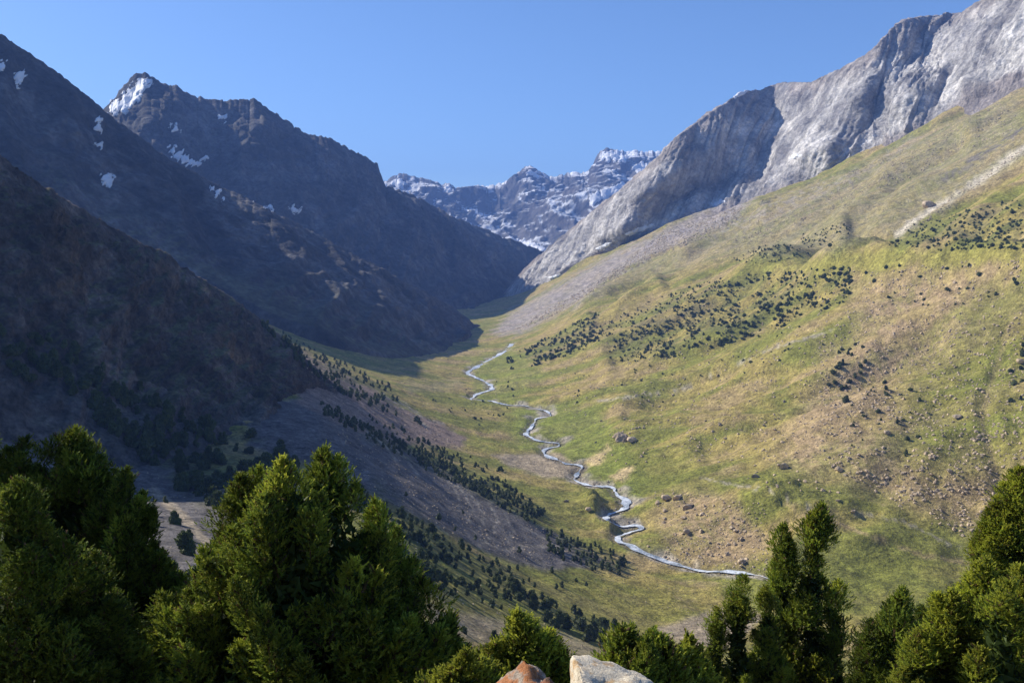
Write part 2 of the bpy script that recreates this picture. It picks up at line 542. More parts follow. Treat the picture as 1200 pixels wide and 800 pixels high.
col = lerp(col, RUBBLE * (0.9 + 0.3 * n3[..., None]), np.clip(m_ * (0.85 + 0.3 * n2) + 0.5 * m2_ * smooth(-.1, .4, n3 + n2), 0, 1))
# left hand scree fans and shaded scree
m_ = np.maximum.reduce([pm([(300,470),(368,468),(420,500),(520,553),(620,608),(705,655),(735,668),(680,664),(640,668),(600,660),(565,645),(500,612),(434,578),(380,548),(330,535),(290,520)], 4, .6), pm([(0,425),(90,440),(170,490),(250,560),(330,600),(340,700),(250,760),(100,760),(60,600),(0,560)], 10)])  # scree colour extended over the near bench to stand in for shade
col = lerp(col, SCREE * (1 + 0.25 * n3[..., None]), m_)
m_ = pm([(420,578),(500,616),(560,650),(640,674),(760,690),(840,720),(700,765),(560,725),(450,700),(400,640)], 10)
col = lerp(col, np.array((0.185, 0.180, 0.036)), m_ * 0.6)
m_ = pm([(345,408),(400,437),(470,475),(545,512),(540,525),(450,515),(380,490),(350,470)], 4, .6)
col = lerp(col, SCREE_PINK * (1 + 0.2 * n3[..., None]), m_)
m_ = seg_mask(PX + wob * .3, PY, [(180,575),(215,605),(245,640),(270,680)], 5, 5)
col = lerp(col, GRAVEL, m_ * 0.8)
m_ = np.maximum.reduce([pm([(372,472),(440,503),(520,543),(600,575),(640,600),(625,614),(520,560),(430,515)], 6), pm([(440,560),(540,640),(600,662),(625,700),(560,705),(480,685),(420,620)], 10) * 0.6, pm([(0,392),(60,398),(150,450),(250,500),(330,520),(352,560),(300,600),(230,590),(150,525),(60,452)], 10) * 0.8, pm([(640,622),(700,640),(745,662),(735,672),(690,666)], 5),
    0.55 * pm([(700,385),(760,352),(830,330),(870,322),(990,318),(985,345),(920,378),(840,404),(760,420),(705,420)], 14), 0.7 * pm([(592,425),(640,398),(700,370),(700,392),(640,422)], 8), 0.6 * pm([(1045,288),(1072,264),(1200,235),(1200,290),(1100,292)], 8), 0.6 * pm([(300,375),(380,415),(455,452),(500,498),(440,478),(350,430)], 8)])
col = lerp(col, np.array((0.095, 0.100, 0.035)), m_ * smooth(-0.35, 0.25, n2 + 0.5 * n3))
for tr_ in ([(505,548),(525,562),(537,580),(538,600)], [(528,560),(545,578),(553,596),(548,612)], [(548,575),(562,592),(566,610),(556,628)], [(572,590),(582,606),(578,624),(562,640)], [(590,600),(600,618),(596,640)],
            [(455,520),(478,540),(492,560)], [(430,505),(452,522),(466,540)], [(560,632),(590,645),(612,640),(640,640)], [(470,470),(500,492),(520,496)], [(450,462),(480,485),(500,500)], [(610,615),(640,632),(668,652)], [(1000,600),(1060,612),(1120,640),(1180,650)], [(820,560),(900,575),(960,600)], [(700,470),(800,455),(900,410),(1000,380)]):
    m_ = seg_mask(PX + 2.5 * n2, PY + 2.5 * n3, tr_, 0.9, 1.4)
    col = lerp(col, np.array((0.30, 0.265, 0.21)), m_ * 0.75)
# gravel bar, pale banks, tracks
m_ = np.maximum.reduce([pm([(575,533),(650,530),(690,548),(680,562),(640,560),(600,548)], 3, .4), pm([(770,735),(835,715),(900,720),(850,760),(790,752)], 4, .5), pm([(500,712),(640,735),(720,765),(640,770),(500,735)], 5, .7) * 0.7, pm([(470,450),(540,445),(545,455),(480,462)], 4)*.4])
col = lerp(col, GRAVEL * (0.85 + 0.2 * n3[..., None]), m_)
m_ = np.maximum.reduce([pm([(686,540),(712,520),(716,526),(698,544)], 3, .5), pm([(712,558),(735,545),(746,548),(728,562)], 3, .5), 0.0 * PX])
col = lerp(col, PALE, m_)
m_ = np.clip(seg_mask(PX + wob * .8, PY, [(1050,275),(1085,250),(1130,222),(1165,200),(1200,172)], 4.2, 5) * (0.95 + 0.35 * n3 + 0.3 * n2), 0, 1)
col = lerp(col, np.array((0.44, 0.39, 0.30)), m_)
m_ = seg_mask(PX + wob * .6, PY, [(1110,208),(1150,182),(1200,152)], 4.5, 6)
col = lerp(col, DARKROCK, m_ * 0.85 * smooth(-0.2, 0.2, n2 + n3))
# narrow tracks and the small gully on the right
m_ = np.maximum(seg_mask(PX, PY + wob * .2, [(920,590),(1000,620),(1080,650),(1160,665)], 2.0, 2), seg_mask(PX + wob * .3, PY, [(1185,380),(1165,440),(1150,490),(1165,550),(1175,590)], 3, 4) * 0.6)
col = lerp(col, EARTH * 1.1, m_ * 0.6)
col = lerp(col, np.array((0.13, 0.115, 0.08)), (1 - smooth(3.0, 6.0, stream_d)) * (0.5 + 0.4 * smooth(-.2, .3, n3)))
gb = fbm(xy / 22.0 + 33, 3)
col = lerp(col, np.array((0.30, 0.265, 0.215)), (1 - smooth(2.0, 9.0, stream_d - 9 * np.maximum(gb, 0))) * smooth(0.0, 0.25, gb) * 0.9)
# ground in the foreground is stony earth
col = lerp(col, np.array((0.16, 0.13, 0.085)), (1 - smooth(20, 70, GY)) * 0.7)
col = np.clip(col, 0.01, 0.9)
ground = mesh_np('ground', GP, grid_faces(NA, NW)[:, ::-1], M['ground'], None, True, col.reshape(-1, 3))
tag(ground, kind='structure')
print('ground', time.time() - T0)

# ------------------------------------------------------------------ mountains: lofted from crest to foot, then weathered
def line(pts, nu, jag=0.0, seed=0, scale=8.0):
    p = np.array(pts, float)
    px = np.linspace(p[0, 0], p[-1, 0], nu)
    py = np.interp(px, p[:, 0], p[:, 1])
    d = np.interp(px, p[:, 0], p[:, 2])
    k = max(3, nu // 60) | 1
    d = np.convolve(np.pad(d, k // 2, mode='edge'), np.ones(k) / k, 'valid')
    if jag:
        py = py - jag * (ridged(np.stack([px / scale, 0 * px + seed, 0 * px], -1), 5, 0.7) - 0.3)
    return unproj(px, py, d)

def loft(name, lines, segs, nu, mat, disp, colour, back=(300, 250), jag=2.0, seed=0, jscale=16, thr_back=8, skirt=(12, 70)):
    crest = line(lines[0], nu, jag, seed, jscale)
    rows = [line(l, nu) for l in lines[1:]]
    bk = crest + np.array([0, back[0], -back[1]])
    rings = []
    for k in range(thr_back, 0, -1):
        rings.append(crest + (bk - crest) * (k / thr_back))
    allr = [crest] + rows + [rows[-1] + np.array([0, -skirt[0], -skirt[1]])]
    segs = tuple(segs) + (10,)
    vpos = [0.0] * thr_back
    for i in range(len(allr) - 1):
        for k in range(segs[i]):
            f = k / segs[i]
            rings.append(allr[i] * (1 - f) + allr[i + 1] * f)
            vpos.append(i + f)
    rings.append(allr[-1]); vpos.append(len(allr) - 1)
    Pg = np.stack(rings, 1)                       # nu x nv x 3
    # soften the folds at the control rows, keep the crest
    for _ in range(6):
        j0 = thr_back + 1
        Pg[:, j0:-1] = 0.25 * Pg[:, j0 - 1:-2] + 0.5 * Pg[:, j0:-1] + 0.25 * Pg[:, j0 + 1:]
    Nn = grid_normals(Pg)
    ref = Nn[:, thr_back + 2:]
    if ref[..., 2].mean() < 0: Nn = -Nn
    s = np.concatenate([[0], np.cumsum(np.linalg.norm(np.diff(Pg[:, thr_back], axis=0), axis=1))])[:, None] + 0 * Pg[..., 0]
    tdn = np.zeros(Pg.shape[:2])
    tdn[:, thr_back:] = np.concatenate([np.zeros((nu, 1)), np.cumsum(np.linalg.norm(np.diff(Pg[:, thr_back:], axis=1), axis=2), axis=1)], 1)
    vp = np.array(vpos)[None, :] + 0 * s
    dd = disp(Pg, s, tdn, vp)
    Pg = Pg + Nn * dd[..., None]
    N2 = grid_normals(Pg)
    if N2[:, thr_back + 2:, 2].mean() < 0: N2 = -N2
    c = colour(Pg, N2, s, tdn, vp)
    fc = grid_faces(Pg.shape[0], Pg.shape[1])
    o = mesh_np(name, Pg, fc[:, ::-1], mat, None, True, np.clip(c, 0.01, 0.95).reshape(-1, 3))
    tag(o, kind='structure')
    return o, Pg, N2, thr_back

def gully(s, t, lam, stretch, seed, oct=4):
    wv = 0.5 * fbm(np.stack([s / (lam * 2.5), t / (lam * 2.5), 0 * s + seed], -1), 2)
    return ridged(np.stack([s / lam + wv, t / (lam * stretch) + wv * 0.3, 0 * s + seed * 3.1], -1), oct, 0.52)

# near dark spur on the left
def d1(P, s, t, v):
    top = smooth(0, 25, t)
    return (8.0 * (gully(s, t, 70, 3.0, 1) - 0.3) + 6.0 * ridged(P / 26.0, 4, 0.6) + 2.6 * ridged(np.stack([P[..., 0] / 14, P[..., 1] / 14, P[..., 2] / 5.0], -1), 3, 0.6) - 3) * (0.25 + 0.75 * top) * (1 - smooth(1.6, 2.0, v) * 0.8) - 1.0
def c1(P, N_, s, t, v):
    a = fbm(P / 30.0, 4); b_ = fbm(P / 7.0 + 3, 3)
    c = np.zeros(P.shape) + np.array((0.070, 0.058, 0.052))
    c = lerp(c, np.array((0.128, 0.106, 0.094)), smooth(0.0, 0.5, a + 0.4 * b_))
    c = lerp(c, np.array((0.15, 0.105, 0.07)), smooth(0.3, 0.6, fbm(P / 45.0 + 20, 3)) * 0.7)
    flat = smooth(0.72, 0.86, N_[..., 2])
    c = lerp(c, np.array((0.11, 0.105, 0.045)), flat * 0.8)
    low = smooth(1.25, 1.7, v)
    c = lerp(c, SCREE * 0.95, low * 0.75)
    return c
spur = loft('rocky_spur', [
    [(-420,150,330),(-350,125,365),(-250,118,400),(-100,132,440),(-40,157,460),(0,183,470),(40,212,485),(80,238,505),(121,260,530),(169,289,560),(199,299,575),(233,327,600),(287,361,630),(304,375,640),(330,396,655),(354,419,665),(385,445,690),(420,470,710)],
    [(-420,420,290),(-250,350,350),(-100,330,380),(0,345,405),(100,400,435),(180,435,470),(240,450,500),(300,455,540),(340,465,575),(370,480,640),(400,500,690)],
    [(-420,600,250),(-250,560,280),(-100,520,310),(0,500,345),(100,540,360),(180,560,370),(240,550,395),(300,510,450),(340,500,505),(365,490,560),(390,505,680)],
   ], (60, 60), 420, M['near_rock'], d1, c1, back=(120, 110), jag=7.0, seed=3, jscale=20)

# shaded ridge behind it
def d2(P, s, t, v):
    top = smooth(0, 60, t)
    return (26 * (gully(s, t, 190, 3.0, 2) - 0.35) + 9 * ridged(P / 60.0, 4, 0.55) - 4) * (0.18 + 0.82 * top) * (1 - 0.85 * smooth(0.8, 1.0, v / 2))
def rockcol(base, light, warm, sc):
    def f(P, N_, s, t, v):
        a = fbm(P / sc, 4); b_ = fbm(P / (sc * 0.2) + 3, 3)
        c = np.zeros(P.shape) + np.array(base)
        c = lerp(c, np.array(light), smooth(-0.1, 0.5, a + 0.4 * b_))
        c = lerp(c, np.array(warm), smooth(0.1, 0.6, fbm(P / (sc * 1.7) + 20, 3)) * 0.6)
        return c
    return f
rc2 = rockcol((0.060, 0.057, 0.057), (0.120, 0.113, 0.110), (0.085, 0.072, 0.064), 90.0)
def c2(P, N_, s, t, v):
    c = rc2(P, N_, s, t, v)
    g = smooth(0.66, 0.85, N_[..., 2]) * smooth(1.0, 1.9, v + 0.4 * fbm(P / 70.0, 3))
    return lerp(c, np.array((0.13, 0.125, 0.055)), g * 0.5)
ridge2 = loft('mountain_ridge', [
    [(-500,230,1100),(-300,60,1200),(-200,10,1260),(-100,5,1310),(-50,15,1330),(0,40,1350),(50,75,1390),(90,105,1420),(125,133,1445),(160,160,1470),(200,188,1490),(250,216,1515),(300,240,1540),(350,264,1575),(400,292,1610),(450,318,1660),(490,340,1720),(530,361,1790),(555,380,1850),(575,388,1890)],
    [(-500,290,1020),(-200,120,1130),(0,140,1230),(130,212,1310),(250,278,1350),(350,318,1375),(450,366,1430),(520,392,1600),(560,392,1780),(575,392,1840)],
    [(-500,350,950),(-200,220,1050),(0,230,1120),(130,275,1180),(200,302,1215),(246,329,1195),(310,365,1165),(374,387,1150),(410,405,1160),(468,421,1240),(520,414,1400),(555,400,1690),(575,396,1800)],
   ], (75, 65), 560, M['far_rock'], d2, c2, back=(300, 300), jag=4.0, seed=5, jscale=16)

# the peak and its long ridge
def d3(P, s, t, v):
    top = smooth(0, 110, t)
    return (48 * (gully(s, t, 230, 4.5, 4, 5) - 0.35) + 16 * ridged(P / 90.0, 4, 0.55) - 7) * (0.12 + 0.88 * top)
ridge3 = loft('peak_ridge', [
    [(-300,200,2100),(40,190,2200),(100,152,2260),(126,126,2300),(140,108,2310),(158,89,2330),(172,87,2330),(185,97,2340),(196,103,2350),(205,102,2350),(217,109,2360),(229,115,2370),(255,119,2390),(268,120,2400),(285,118,2420),(297,118,2430),(306,124,2440),(316,132,2450),(330,140,2470),(345,150,2490),(360,160,2510),(372,162,2520),(385,163,2530),(400,172,2560),(415,180,2590),(430,187,2620),(442,194,2650),(446,206,2660),(451,221,2680),(470,226,2730),(485,232,2790),(505,242,2850),(530,256,2930),(560,268,3010),(590,280,3080),(625,292,3160),(660,306,3230),(720,330,3350)],
    [(-300,300,1900),(40,240,1960),(126,200,2020),(250,220,2090),(350,245,2180),(440,275,2310),(520,320,2500),(580,345,2700),(625,352,2860),(720,370,3050)],
    [(-300,380,1750),(40,320,1800),(126,290,1850),(250,300,1900),(350,325,1950),(440,360,2000),(520,390,2080),(570,395,2180),(625,390,2450),(720,392,2700)],
   ], (85, 65), 640, M['far_rock'], d3, rockcol((0.058, 0.057, 0.058), (0.112, 0.107, 0.106), (0.082, 0.072, 0.066), 120.0), back=(600, 560), jag=7.0, seed=7, jscale=13)

# far snowy range
def d4(P, s, t, v):
    top = smooth(0, 260, t)
    return (110 * (gully(s, t, 620, 2.2, 6, 5) - 0.35) + 45 * ridged(P / 230.0, 4, 0.6) - 20) * (0.10 + 0.90 * top)
def c4(P, N_, s, t, v):
    c = rockcol((0.085, 0.083, 0.085), (0.155, 0.148, 0.146), (0.115, 0.10, 0.092), 260.0)(P, N_, s, t, v)
    sn = smooth(0.74, 0.84, N_[..., 2] + 0.26 * fbm(P / 210.0 + 5, 4) + 0.08 * smooth(500, 900, P[..., 2]) - 0.06)
    return lerp(c, np.array((0.80, 0.82, 0.86)), sn * 0.95)
far = loft('snowy_range', [
    [(300,300,5600),(400,245,5700),(452,214,5800),(462,207,5800),(472,204,5800),(484,208,5800),(496,211,5850),(508,214,5850),(520,219,5900),(526,216,5900),(533,222,5900),(545,222,5950),(560,219,6000),(570,220,6000),(582,218,6000),(596,214,6000),(606,206,6000),(616,197,6000),(622,197,6000),(632,203,6000),(642,208,6000),(652,209,6000),(662,205,6000),(672,203,6000),(682,204,6000),(692,200,5950),(698,188,5900),(704,177,5900),(712,175,5900),(722,178,5900),(732,179,5900),(745,178,5900),(757,180,5900),(772,178,5900),(800,190,5900),(900,200,5900),(1100,260,5800)],
    [(300,330,5000),(452,260,5150),(530,262,5250),(620,250,5300),(700,235,5250),(772,245,5200),(900,280,5100),(1100,320,5000)],
    [(300,390,4200),(452,350,4300),(530,345,4400),(620,345,4400),(700,345,4400),(772,350,4300),(900,370,4200),(1100,380,4200)],
   ], (90, 60), 620, M['range_rock'], d4, c4, back=(1500, 900), jag=5.0, seed=9, jscale=9)

# granite wall on the right: depth steps make faces turned to the camera and faces turned to the sun
WALL_OFF = [  # per row: photograph px, metres nearer (-) or farther (+) than the plain wall
    [(575,0),(690,20),(770,-175),(800,-130),(910,270),(985,-40),(1030,-110),(1062,30),(1115,190),(1165,-25),(1300,-60),(1420,-60)],
    [(575,0),(640,20),(690,15),(755,-165),(790,-125),(910,270),(985,-50),(1010,-105),(1085,150),(1150,-80),(1300,-60),(1420,-60)],
    [(575,0),(640,25),(660,-25),(690,15),(730,-105),(892,185),(950,-65),(975,-75),(1035,55),(1060,-55),(1110,40),(1200,-30),(1420,-30)],
    [(575,0),(1420,0)], [(575,0),(1420,0)]]
wall_rows = [
    [(575,372,2700),(590,348,2650),(620,312,2600),(650,286,2570),(680,262,2530),(700,246,2500),(730,222,2460),(752,203,2440),(770,186,2420),(782,172,2400),(800,157,2380),(815,146,2370),(832,134,2350),(850,122,2330),(864,111,2320),(874,107,2310),(890,106,2300),(905,100,2280),(920,97,2270),(940,98,2250),(953,97,2240),(965,90,2230),(985,82,2210),(1000,74,2190),(1015,66,2180),(1030,52,2170),(1040,40,2160),(1050,30,2150),(1062,24,2140),(1080,21,2130),(1100,20,2110),(1120,19,2090),(1135,15,2070),(1150,6,2050),(1165,-4,2030),(1200,-35,1990),(1300,-120,1900),(1420,-200,1800)],
    [(575,384,2640),(590,368,2600),(650,310,2480),(700,276,2400),(770,228,2290),(850,180,2190),(920,150,2110),(1000,130,2040),(1060,90,1990),(1120,70,1930),(1200,40,1840),(1300,-20,1740),(1420,-80,1600)],
    [(575,392,2580),(590,384,2540),(650,334,2400),(700,302,2310),(770,272,2210),(850,252,2090),(920,226,2000),(1000,202,1900),(1080,150,1800),(1140,114,1720),(1200,98,1640),(1300,50,1520),(1420,0,1380)],
    [(575,420,2540),(590,412,2500),(650,362,2360),(700,332,2270),(770,302,2170),(850,282,2050),(920,256,1960),(1000,232,1860),(1080,180,1760),(1140,144,1680),(1200,128,1600),(1300,80,1480),(1420,30,1340)],
]
def dw(P, s, t, v):
    px, py = proj(P)
    # slanting ribs: coordinate that is constant along lines leaning to the left on the way down
    q = px + (py - 150) * 0.55
    body = smooth(0, 1.0, v) * (1 - smooth(1.85, 2.1, v))
    crestm = 0.35 + 0.65 * smooth(0, 60, t)
    sl = s + 0.75 * t
    wv = fbm(np.stack([s / 300, t / 300, 0 * s], -1), 3)
    rib = ridged(np.stack([sl / 130 + 0.30 * wv, t / 1500 + wv * 0.15, 0 * s + 2], -1), 4, 0.55)
    fine_ = ridged(np.stack([sl / 38 + 0.4 * wv, t / 600 + wv * 0.3, 0 * s + 12], -1), 3, 0.55)
    big = ridged(np.stack([sl / 330 + 0.25 * wv, t / 2600, 0 * s + 21], -1), 2, 0.45)
    ck = smooth(0.72, 0.95, ridged(np.stack([sl / 75 + 0.5 * wv, t / 1100 + 0.2 * wv, 0 * s + 31], -1), 2, 0.4))
    return (-3.5 * ck + 24 * (big - 0.3) + 8 * (rib - 0.3) * smooth(-0.4, 0.3, wv + 0.1) + 5 * (fine_ - 0.2) + 7 * ridged(P / 60.0, 4, 0.6) + 5 * ridged(P / 24.0, 3, 0.6) - 6) * crestm * (1 - smooth(2.8, 3.2, v))
def cw_(P, N_, s, t, v):
    a = fbm(P / 110.0, 4); b_ = fbm(P / 24.0 + 3, 3)
    sl = s + 0.75 * t
    st = fbm(np.stack([sl / 30, t / 240, 0 * s + 4], -1), 4, 0.6)
    c = np.zeros(P.shape) + np.array((0.345, 0.330, 0.320))
    c = lerp(c, np.array((0.54, 0.515, 0.485)), smooth(-0.2, 0.5, a + 0.5 * st))
    c = lerp(c, np.array((0.215, 0.203, 0.200)), smooth(0.1, 0.6, -a + 0.5 * b_ + 0.3 * st) * 0.8)
    c = lerp(c, np.array((0.215, 0.165, 0.135)), (1 - smooth(0.2, 0.7, v)) * smooth(-.2, .3, a + 0.3) * 0.55)
    wv = fbm(np.stack([s / 300, t / 300, 0 * s], -1), 3)
    ck = smooth(0.72, 0.95, ridged(np.stack([sl / 75 + 0.5 * wv, t / 1100 + 0.2 * wv, 0 * s + 31], -1), 2, 0.4))
    c = lerp(c, np.array((0.15, 0.14, 0.138)), ck * 0.45)
    low = smooth(2.7, 3.05, v + 0.25 * a)
    c = lerp(c, RUBBLE, low)
    return c
def wall_shift(rows):
    out = []
    px = np.arange(575.0, 1421.0, 5.0)
    R_ = [np.array(r, float) for r in rows]
    I = lambda r, k: np.interp(px, r[:, 0], r[:, k])
    top, base, sk = R_[0], R_[2], R_[3]
    for f, off in zip((0, 0.35, 0.7, 1.0, 2.0), WALL_OFF):
        o_ = np.array(off, float)
        oo = np.interp(px, o_[:, 0], o_[:, 1])
        if f < 2:
            py = I(top, 1) * (1 - f) + I(base, 1) * f
            g = f + 0.35 * f * (1 - f)
            d = I(top, 2) * (1 - g) + I(base, 2) * g
        else:
            py, d = I(sk, 1), I(sk, 2)
        out.append(list(zip(px, py, d + oo)))
    return out
wr = wall_shift(wall_rows)
wall = loft('granite_wall', wr, (42, 42, 42, 10), 700, M['wall_rock'], dw, cw_, back=(500, 420), jag=3.0, seed=11, jscale=15)
print('mountains', time.time() - T0)

# ------------------------------------------------------------------ snow lying on the mountains (parts of the mountain they lie on)
def snow_patch(owner, Pg, Nn, j0, pts, lift, wob=3.0, fac=4):
    px, py = proj(Pg)
    poly = np.array(pts, float)
    x0, y0 = poly.min(0) - 4; x1, y1 = poly.max(0) + 4
    inb = (px > x0) & (px < x1) & (py > y0) & (py < y1)
    inb[:, :j0] = False
    if not inb.any(): return
    ii, jj = np.where(inb)
    i0, i1 = max(ii.min() - 1, 0), min(ii.max() + 2, Pg.shape[0] - 1)
    a0, a1 = max(jj.min() - 1, j0), min(jj.max() + 2, Pg.shape[1] - 1)
    sub = np.concatenate([Pg[i0:i1 + 1, a0:a1 + 1], Nn[i0:i1 + 1, a0:a1 + 1]], -1)
    fi = np.linspace(0, sub.shape[0] - 1, (sub.shape[0] - 1) * fac + 1)
    fj = np.linspace(0, sub.shape[1] - 1, (sub.shape[1] - 1) * fac + 1)
    a = np.clip(fi.astype(int), 0, sub.shape[0] - 2); u = (fi - a)[:, None, None]
    b_ = np.clip(fj.astype(int), 0, sub.shape[1] - 2); v = (fj - b_)[None, :, None]
    G = (sub[a][:, b_] * (1 - u) * (1 - v) + sub[a + 1][:, b_] * u * (1 - v) + sub[a][:, b_ + 1] * (1 - u) * v + sub[a + 1][:, b_ + 1] * u * v)
    Pf, Nf = G[..., :3], G[..., 3:]
    Nf = Nf / np.linalg.norm(Nf, axis=-1, keepdims=True)
    qx, qy = proj(Pf)
    sd_ = poly_sd(qx, qy, pts) + wob * 1.2 * fbm(np.stack([(qx + 0.5 * qy) / 6.0, qy / 7.0, 0 * qx + len(pts)], -1), 4, 0.65)
    inside = sd_ < 0
    h = lift * np.clip(-sd_ / 1.2, -0.6, 1.0)
    Pf = Pf + Nf * h[..., None]
    keep = inside[:-1, :-1] | inside[1:, :-1] | inside[:-1, 1:] | inside[1:, 1:]
    fc = grid_faces(*Pf.shape[:2]).reshape(keep.shape + (4,))[keep]
    if len(fc) == 0: return
    used, inv = np.unique(fc, return_inverse=True)
    mesh_np('snow_patch', Pf.reshape(-1, 3)[used], inv.reshape(-1, 4)[:, ::-1], M['snow'], owner, True)

o3 = ridge3
for pts in ([(127,134),(132,121),(146,110),(158,97),(172,91),(177,96),(168,108),(163,119),(150,131),(134,134)],
            [(197,174),(206,175),(220,184),(234,192),(232,196),(218,192),(203,184)], [(196,149),(206,148),(211,155),(202,154)], [(236,187),(241,186),(240,191)],
            [(307,243),(318,244),(325,253),(316,250)], [(340,244),(350,243),(352,250),(342,249)], [(257,138),(264,138),(264,142)]):
    snow_patch(o3[0], o3[1], o3[2], o3[3], pts, 3.0, 5.0)
o2 = ridge2
for pts in ([(0,68),(7,72),(6,80),(0,82)], [(18,88),(28,82),(26,92),(20,104),(17,98)], [(111,142),(119,136),(117,152),(112,153)], [(119,206),(133,204),(131,216),(124,221),(120,213)],
            [(113,168),(120,168),(119,174)], [(247,219),(256,224),(262,232),(252,227)], [(300,236),(318,241),(330,250),(318,247)]):
    snow_patch(o2[0], o2[1], o2[2], o2[3], pts, 1.8, 4.5)
ow = wall
for pts in ([(733,274),(750,266),(764,262),(768,265),(752,271),(738,277)], [(698,291),(710,285),(717,284),(712,290),(702,294)], [(640,325),(660,320),(676,313),(664,322),(645,328)],
            [(922,187),(930,180),(938,182),(932,188)], [(834,240),(846,234),(850,236),(838,242)], [(858,112),(868,106),(882,105),(872,110),(862,115)]):
    snow_patch(ow[0], ow[1], ow[2], ow[3], pts, 2.2, 1.5)
of = far
for pts in ([(546,264),(556,266),(574,274),(576,278),(562,275),(549,269)], [(600,282),(616,281),(630,287),(646,294),(632,296),(612,290)], [(585,279),(600,279),(606,286),(592,285)],
            [(703,181),(716,176),(736,184),(734,190),(716,189),(706,188)], [(702,226),(712,219),(728,214),(735,220),(718,230),(706,236)], [(612,203),(618,198),(630,204),(638,209),(624,208)],
            [(517,220),(526,217),(532,224),(524,226)], [(456,214),(468,208),(476,214),(466,220)], [(690,232),(700,224),(703,234),(694,244)], [(740,196),(752,190),(762,196),(750,204)]):
    snow_patch(of[0], of[1], of[2], of[3], pts, 9.0, 3.0, 3)

# ------------------------------------------------------------------ the stream
m, t, b = new_mat('stream_water')
geo = N(t, 'ShaderNodeNewGeometry').outputs['Position']
f1 = tex_noise(t, geo, 0.7, 6.0, 0.7)
f2 = tex_noise(t, geo, 0.07, 4.0, 0.7)
foam = mapr(t, mathn(t, 'ADD', f1, mathn(t, 'MULTIPLY', f2, 1.1)), 0.82, 1.18, 0.0, 1.0)
t.links.new(mix(t, foam, (0.13, 0.17, 0.20), (0.78, 0.82, 0.87)), b.inputs['Base Color'])
t.links.new(mapr(t, foam, 0, 1, 0.12, 0.6), b.inputs['Roughness'])
b.inputs['Specular IOR Level'].default_value = 0.5
bump(t, b, f1, 0.8, 0.5)
M['water'] = m
tan = np.gradient(SW, axis=0); tan /= np.linalg.norm(tan, axis=1)[:, None] + 1e-9
for _ in range(3): tan[1:-1] = (tan[:-2] + tan[1:-1] + tan[2:]) / 3
nor = np.stack([-tan[:, 1], tan[:, 0]], -1)
sv = np.linspace(-1, 1, 7)
wid = 1.7 + 2.7 * fbm(np.stack([SW[:, 0] / 19, SW[:, 1] / 19, 0 * SW[:, 0]], -1), 3) + 1.2 * smooth(1020, 1300, SW[:, 1]) - 1.3 * smooth(860, 900, SW[:, 1]) * (1 - smooth(960, 1010, SW[:, 1]))
wid = np.clip(wid, 0.25, 4.6)
RV = np.zeros((len(SW), 7, 3))
RV[..., :2] = SW[:, None] + nor[:, None] * (sv[None, :] * wid[:, None])[..., None]
RV[..., 2] = (sz - 0.55)[:, None]
stream = mesh_np('stream', RV, grid_faces(len(SW), 7), M['water'], None, True)
tag(stream, kind='structure')

# ------------------------------------------------------------------ placing by ray
bpy.context.view_layer.update()
DG = bpy.context.evaluated_depsgraph_get()
def cast(px, py):
    d = unproj(px, py, 1.0); v = Vector(d).normalized()
    hit, loc, nrm, idx, ob, _ = scn.ray_cast(DG, Vector((0, 0, 0)), v)
    return (loc, nrm, ob) if hit else None
def in_poly(x, y, pts):
    c = False; n = len(pts)
    for k in range(n):
        x0, y0 = pts[k]; x1, y1 = pts[(k + 1) % n]
        if (y0 > y) != (y1 > y) and x < (x1 - x0) * (y - y0) / (y1 - y0) + x0: c = not c
    return c
def scatter(pts, count, rng, clump=0.0, mind=3.0, only=None, seed=0):
    xs = [p[0] for p in pts]; ys = [p[1] for p in pts]
    out = []; tries = 0
    while len(out) < count and tries < count * 30:
        tries += 1
        x, y = rng.uniform(min(xs), max(xs)), rng.uniform(min(ys), max(ys))
        if not in_poly(x, y, pts): continue
        if clump and float(fbm(np.array([x / 22.0, y / 14.0, seed + 0.5]), 3)) < rng.uniform(-0.25, 0.25) * 1.0 + clump - 0.25: continue
        if any((x - a) ** 2 + ((y - b_) * 1.4) ** 2 < mind ** 2 for a, b_, _ in out[-120:]): continue
        h = cast(x, y)
        if h is None or (only and h[2].name not in only): continue
        if h[2].name in ('stream',): continue
        out.append((x, y, h))
    return out

# ------------------------------------------------------------------ hillside junipers and shrubs (shared meshes)
def ico(sub):
    import bmesh
    bm = bmesh.new(); bmesh.ops.create_icosphere(bm, subdivisions=sub, radius=1.0)
    V = np.array([v.co[:] for v in bm.verts]); Fc = np.array([[v.index for v in f.verts] for f in bm.faces])
    bm.free(); return V, Fc
ICO = {k: ico(k) for k in (1, 2, 3, 5)}

def foliage_mat(name, base, var, trans=0.3):
    m, t, b = new_mat(name)
    vc = N(t, 'ShaderNodeVertexColor', layer_name='Col').outputs[0]
    oi = N(t, 'ShaderNodeObjectInfo').outputs['Random']
    geo = N(t, 'ShaderNodeNewGeometry').outputs['Position']
    col = mul_col(t, vc, mapr(t, oi, 0, 1, 0.75, 1.25))
    f = tex_noise(t, geo, var, 3.0, 0.6)
    col = mul_col(t, col, mapr(t, f, 0.3, 0.7, 0.7, 1.3))
    t.links.new(col, b.inputs['Base Color'])
    b.inputs['Roughness'].default_value = 0.65
    b.inputs['Specular IOR Level'].default_value = 0.2
    tr = t.nodes.new('ShaderNodeBsdfTranslucent')
    t.links.new(mul_col(t, col, mapr(t, oi, 0, 1, 1.3, 1.3)), tr.inputs['Color'])
    ms = t.nodes.new('ShaderNodeMixShader'); ms.inputs[0].default_value = trans
    t.links.new(b.outputs[0], ms.inputs[1]); t.links.new(tr.outputs[0], ms.inputs[2])
    t.links.new(ms.outputs[0], t.nodes['Material Output'].inputs['Surface'])
    return m
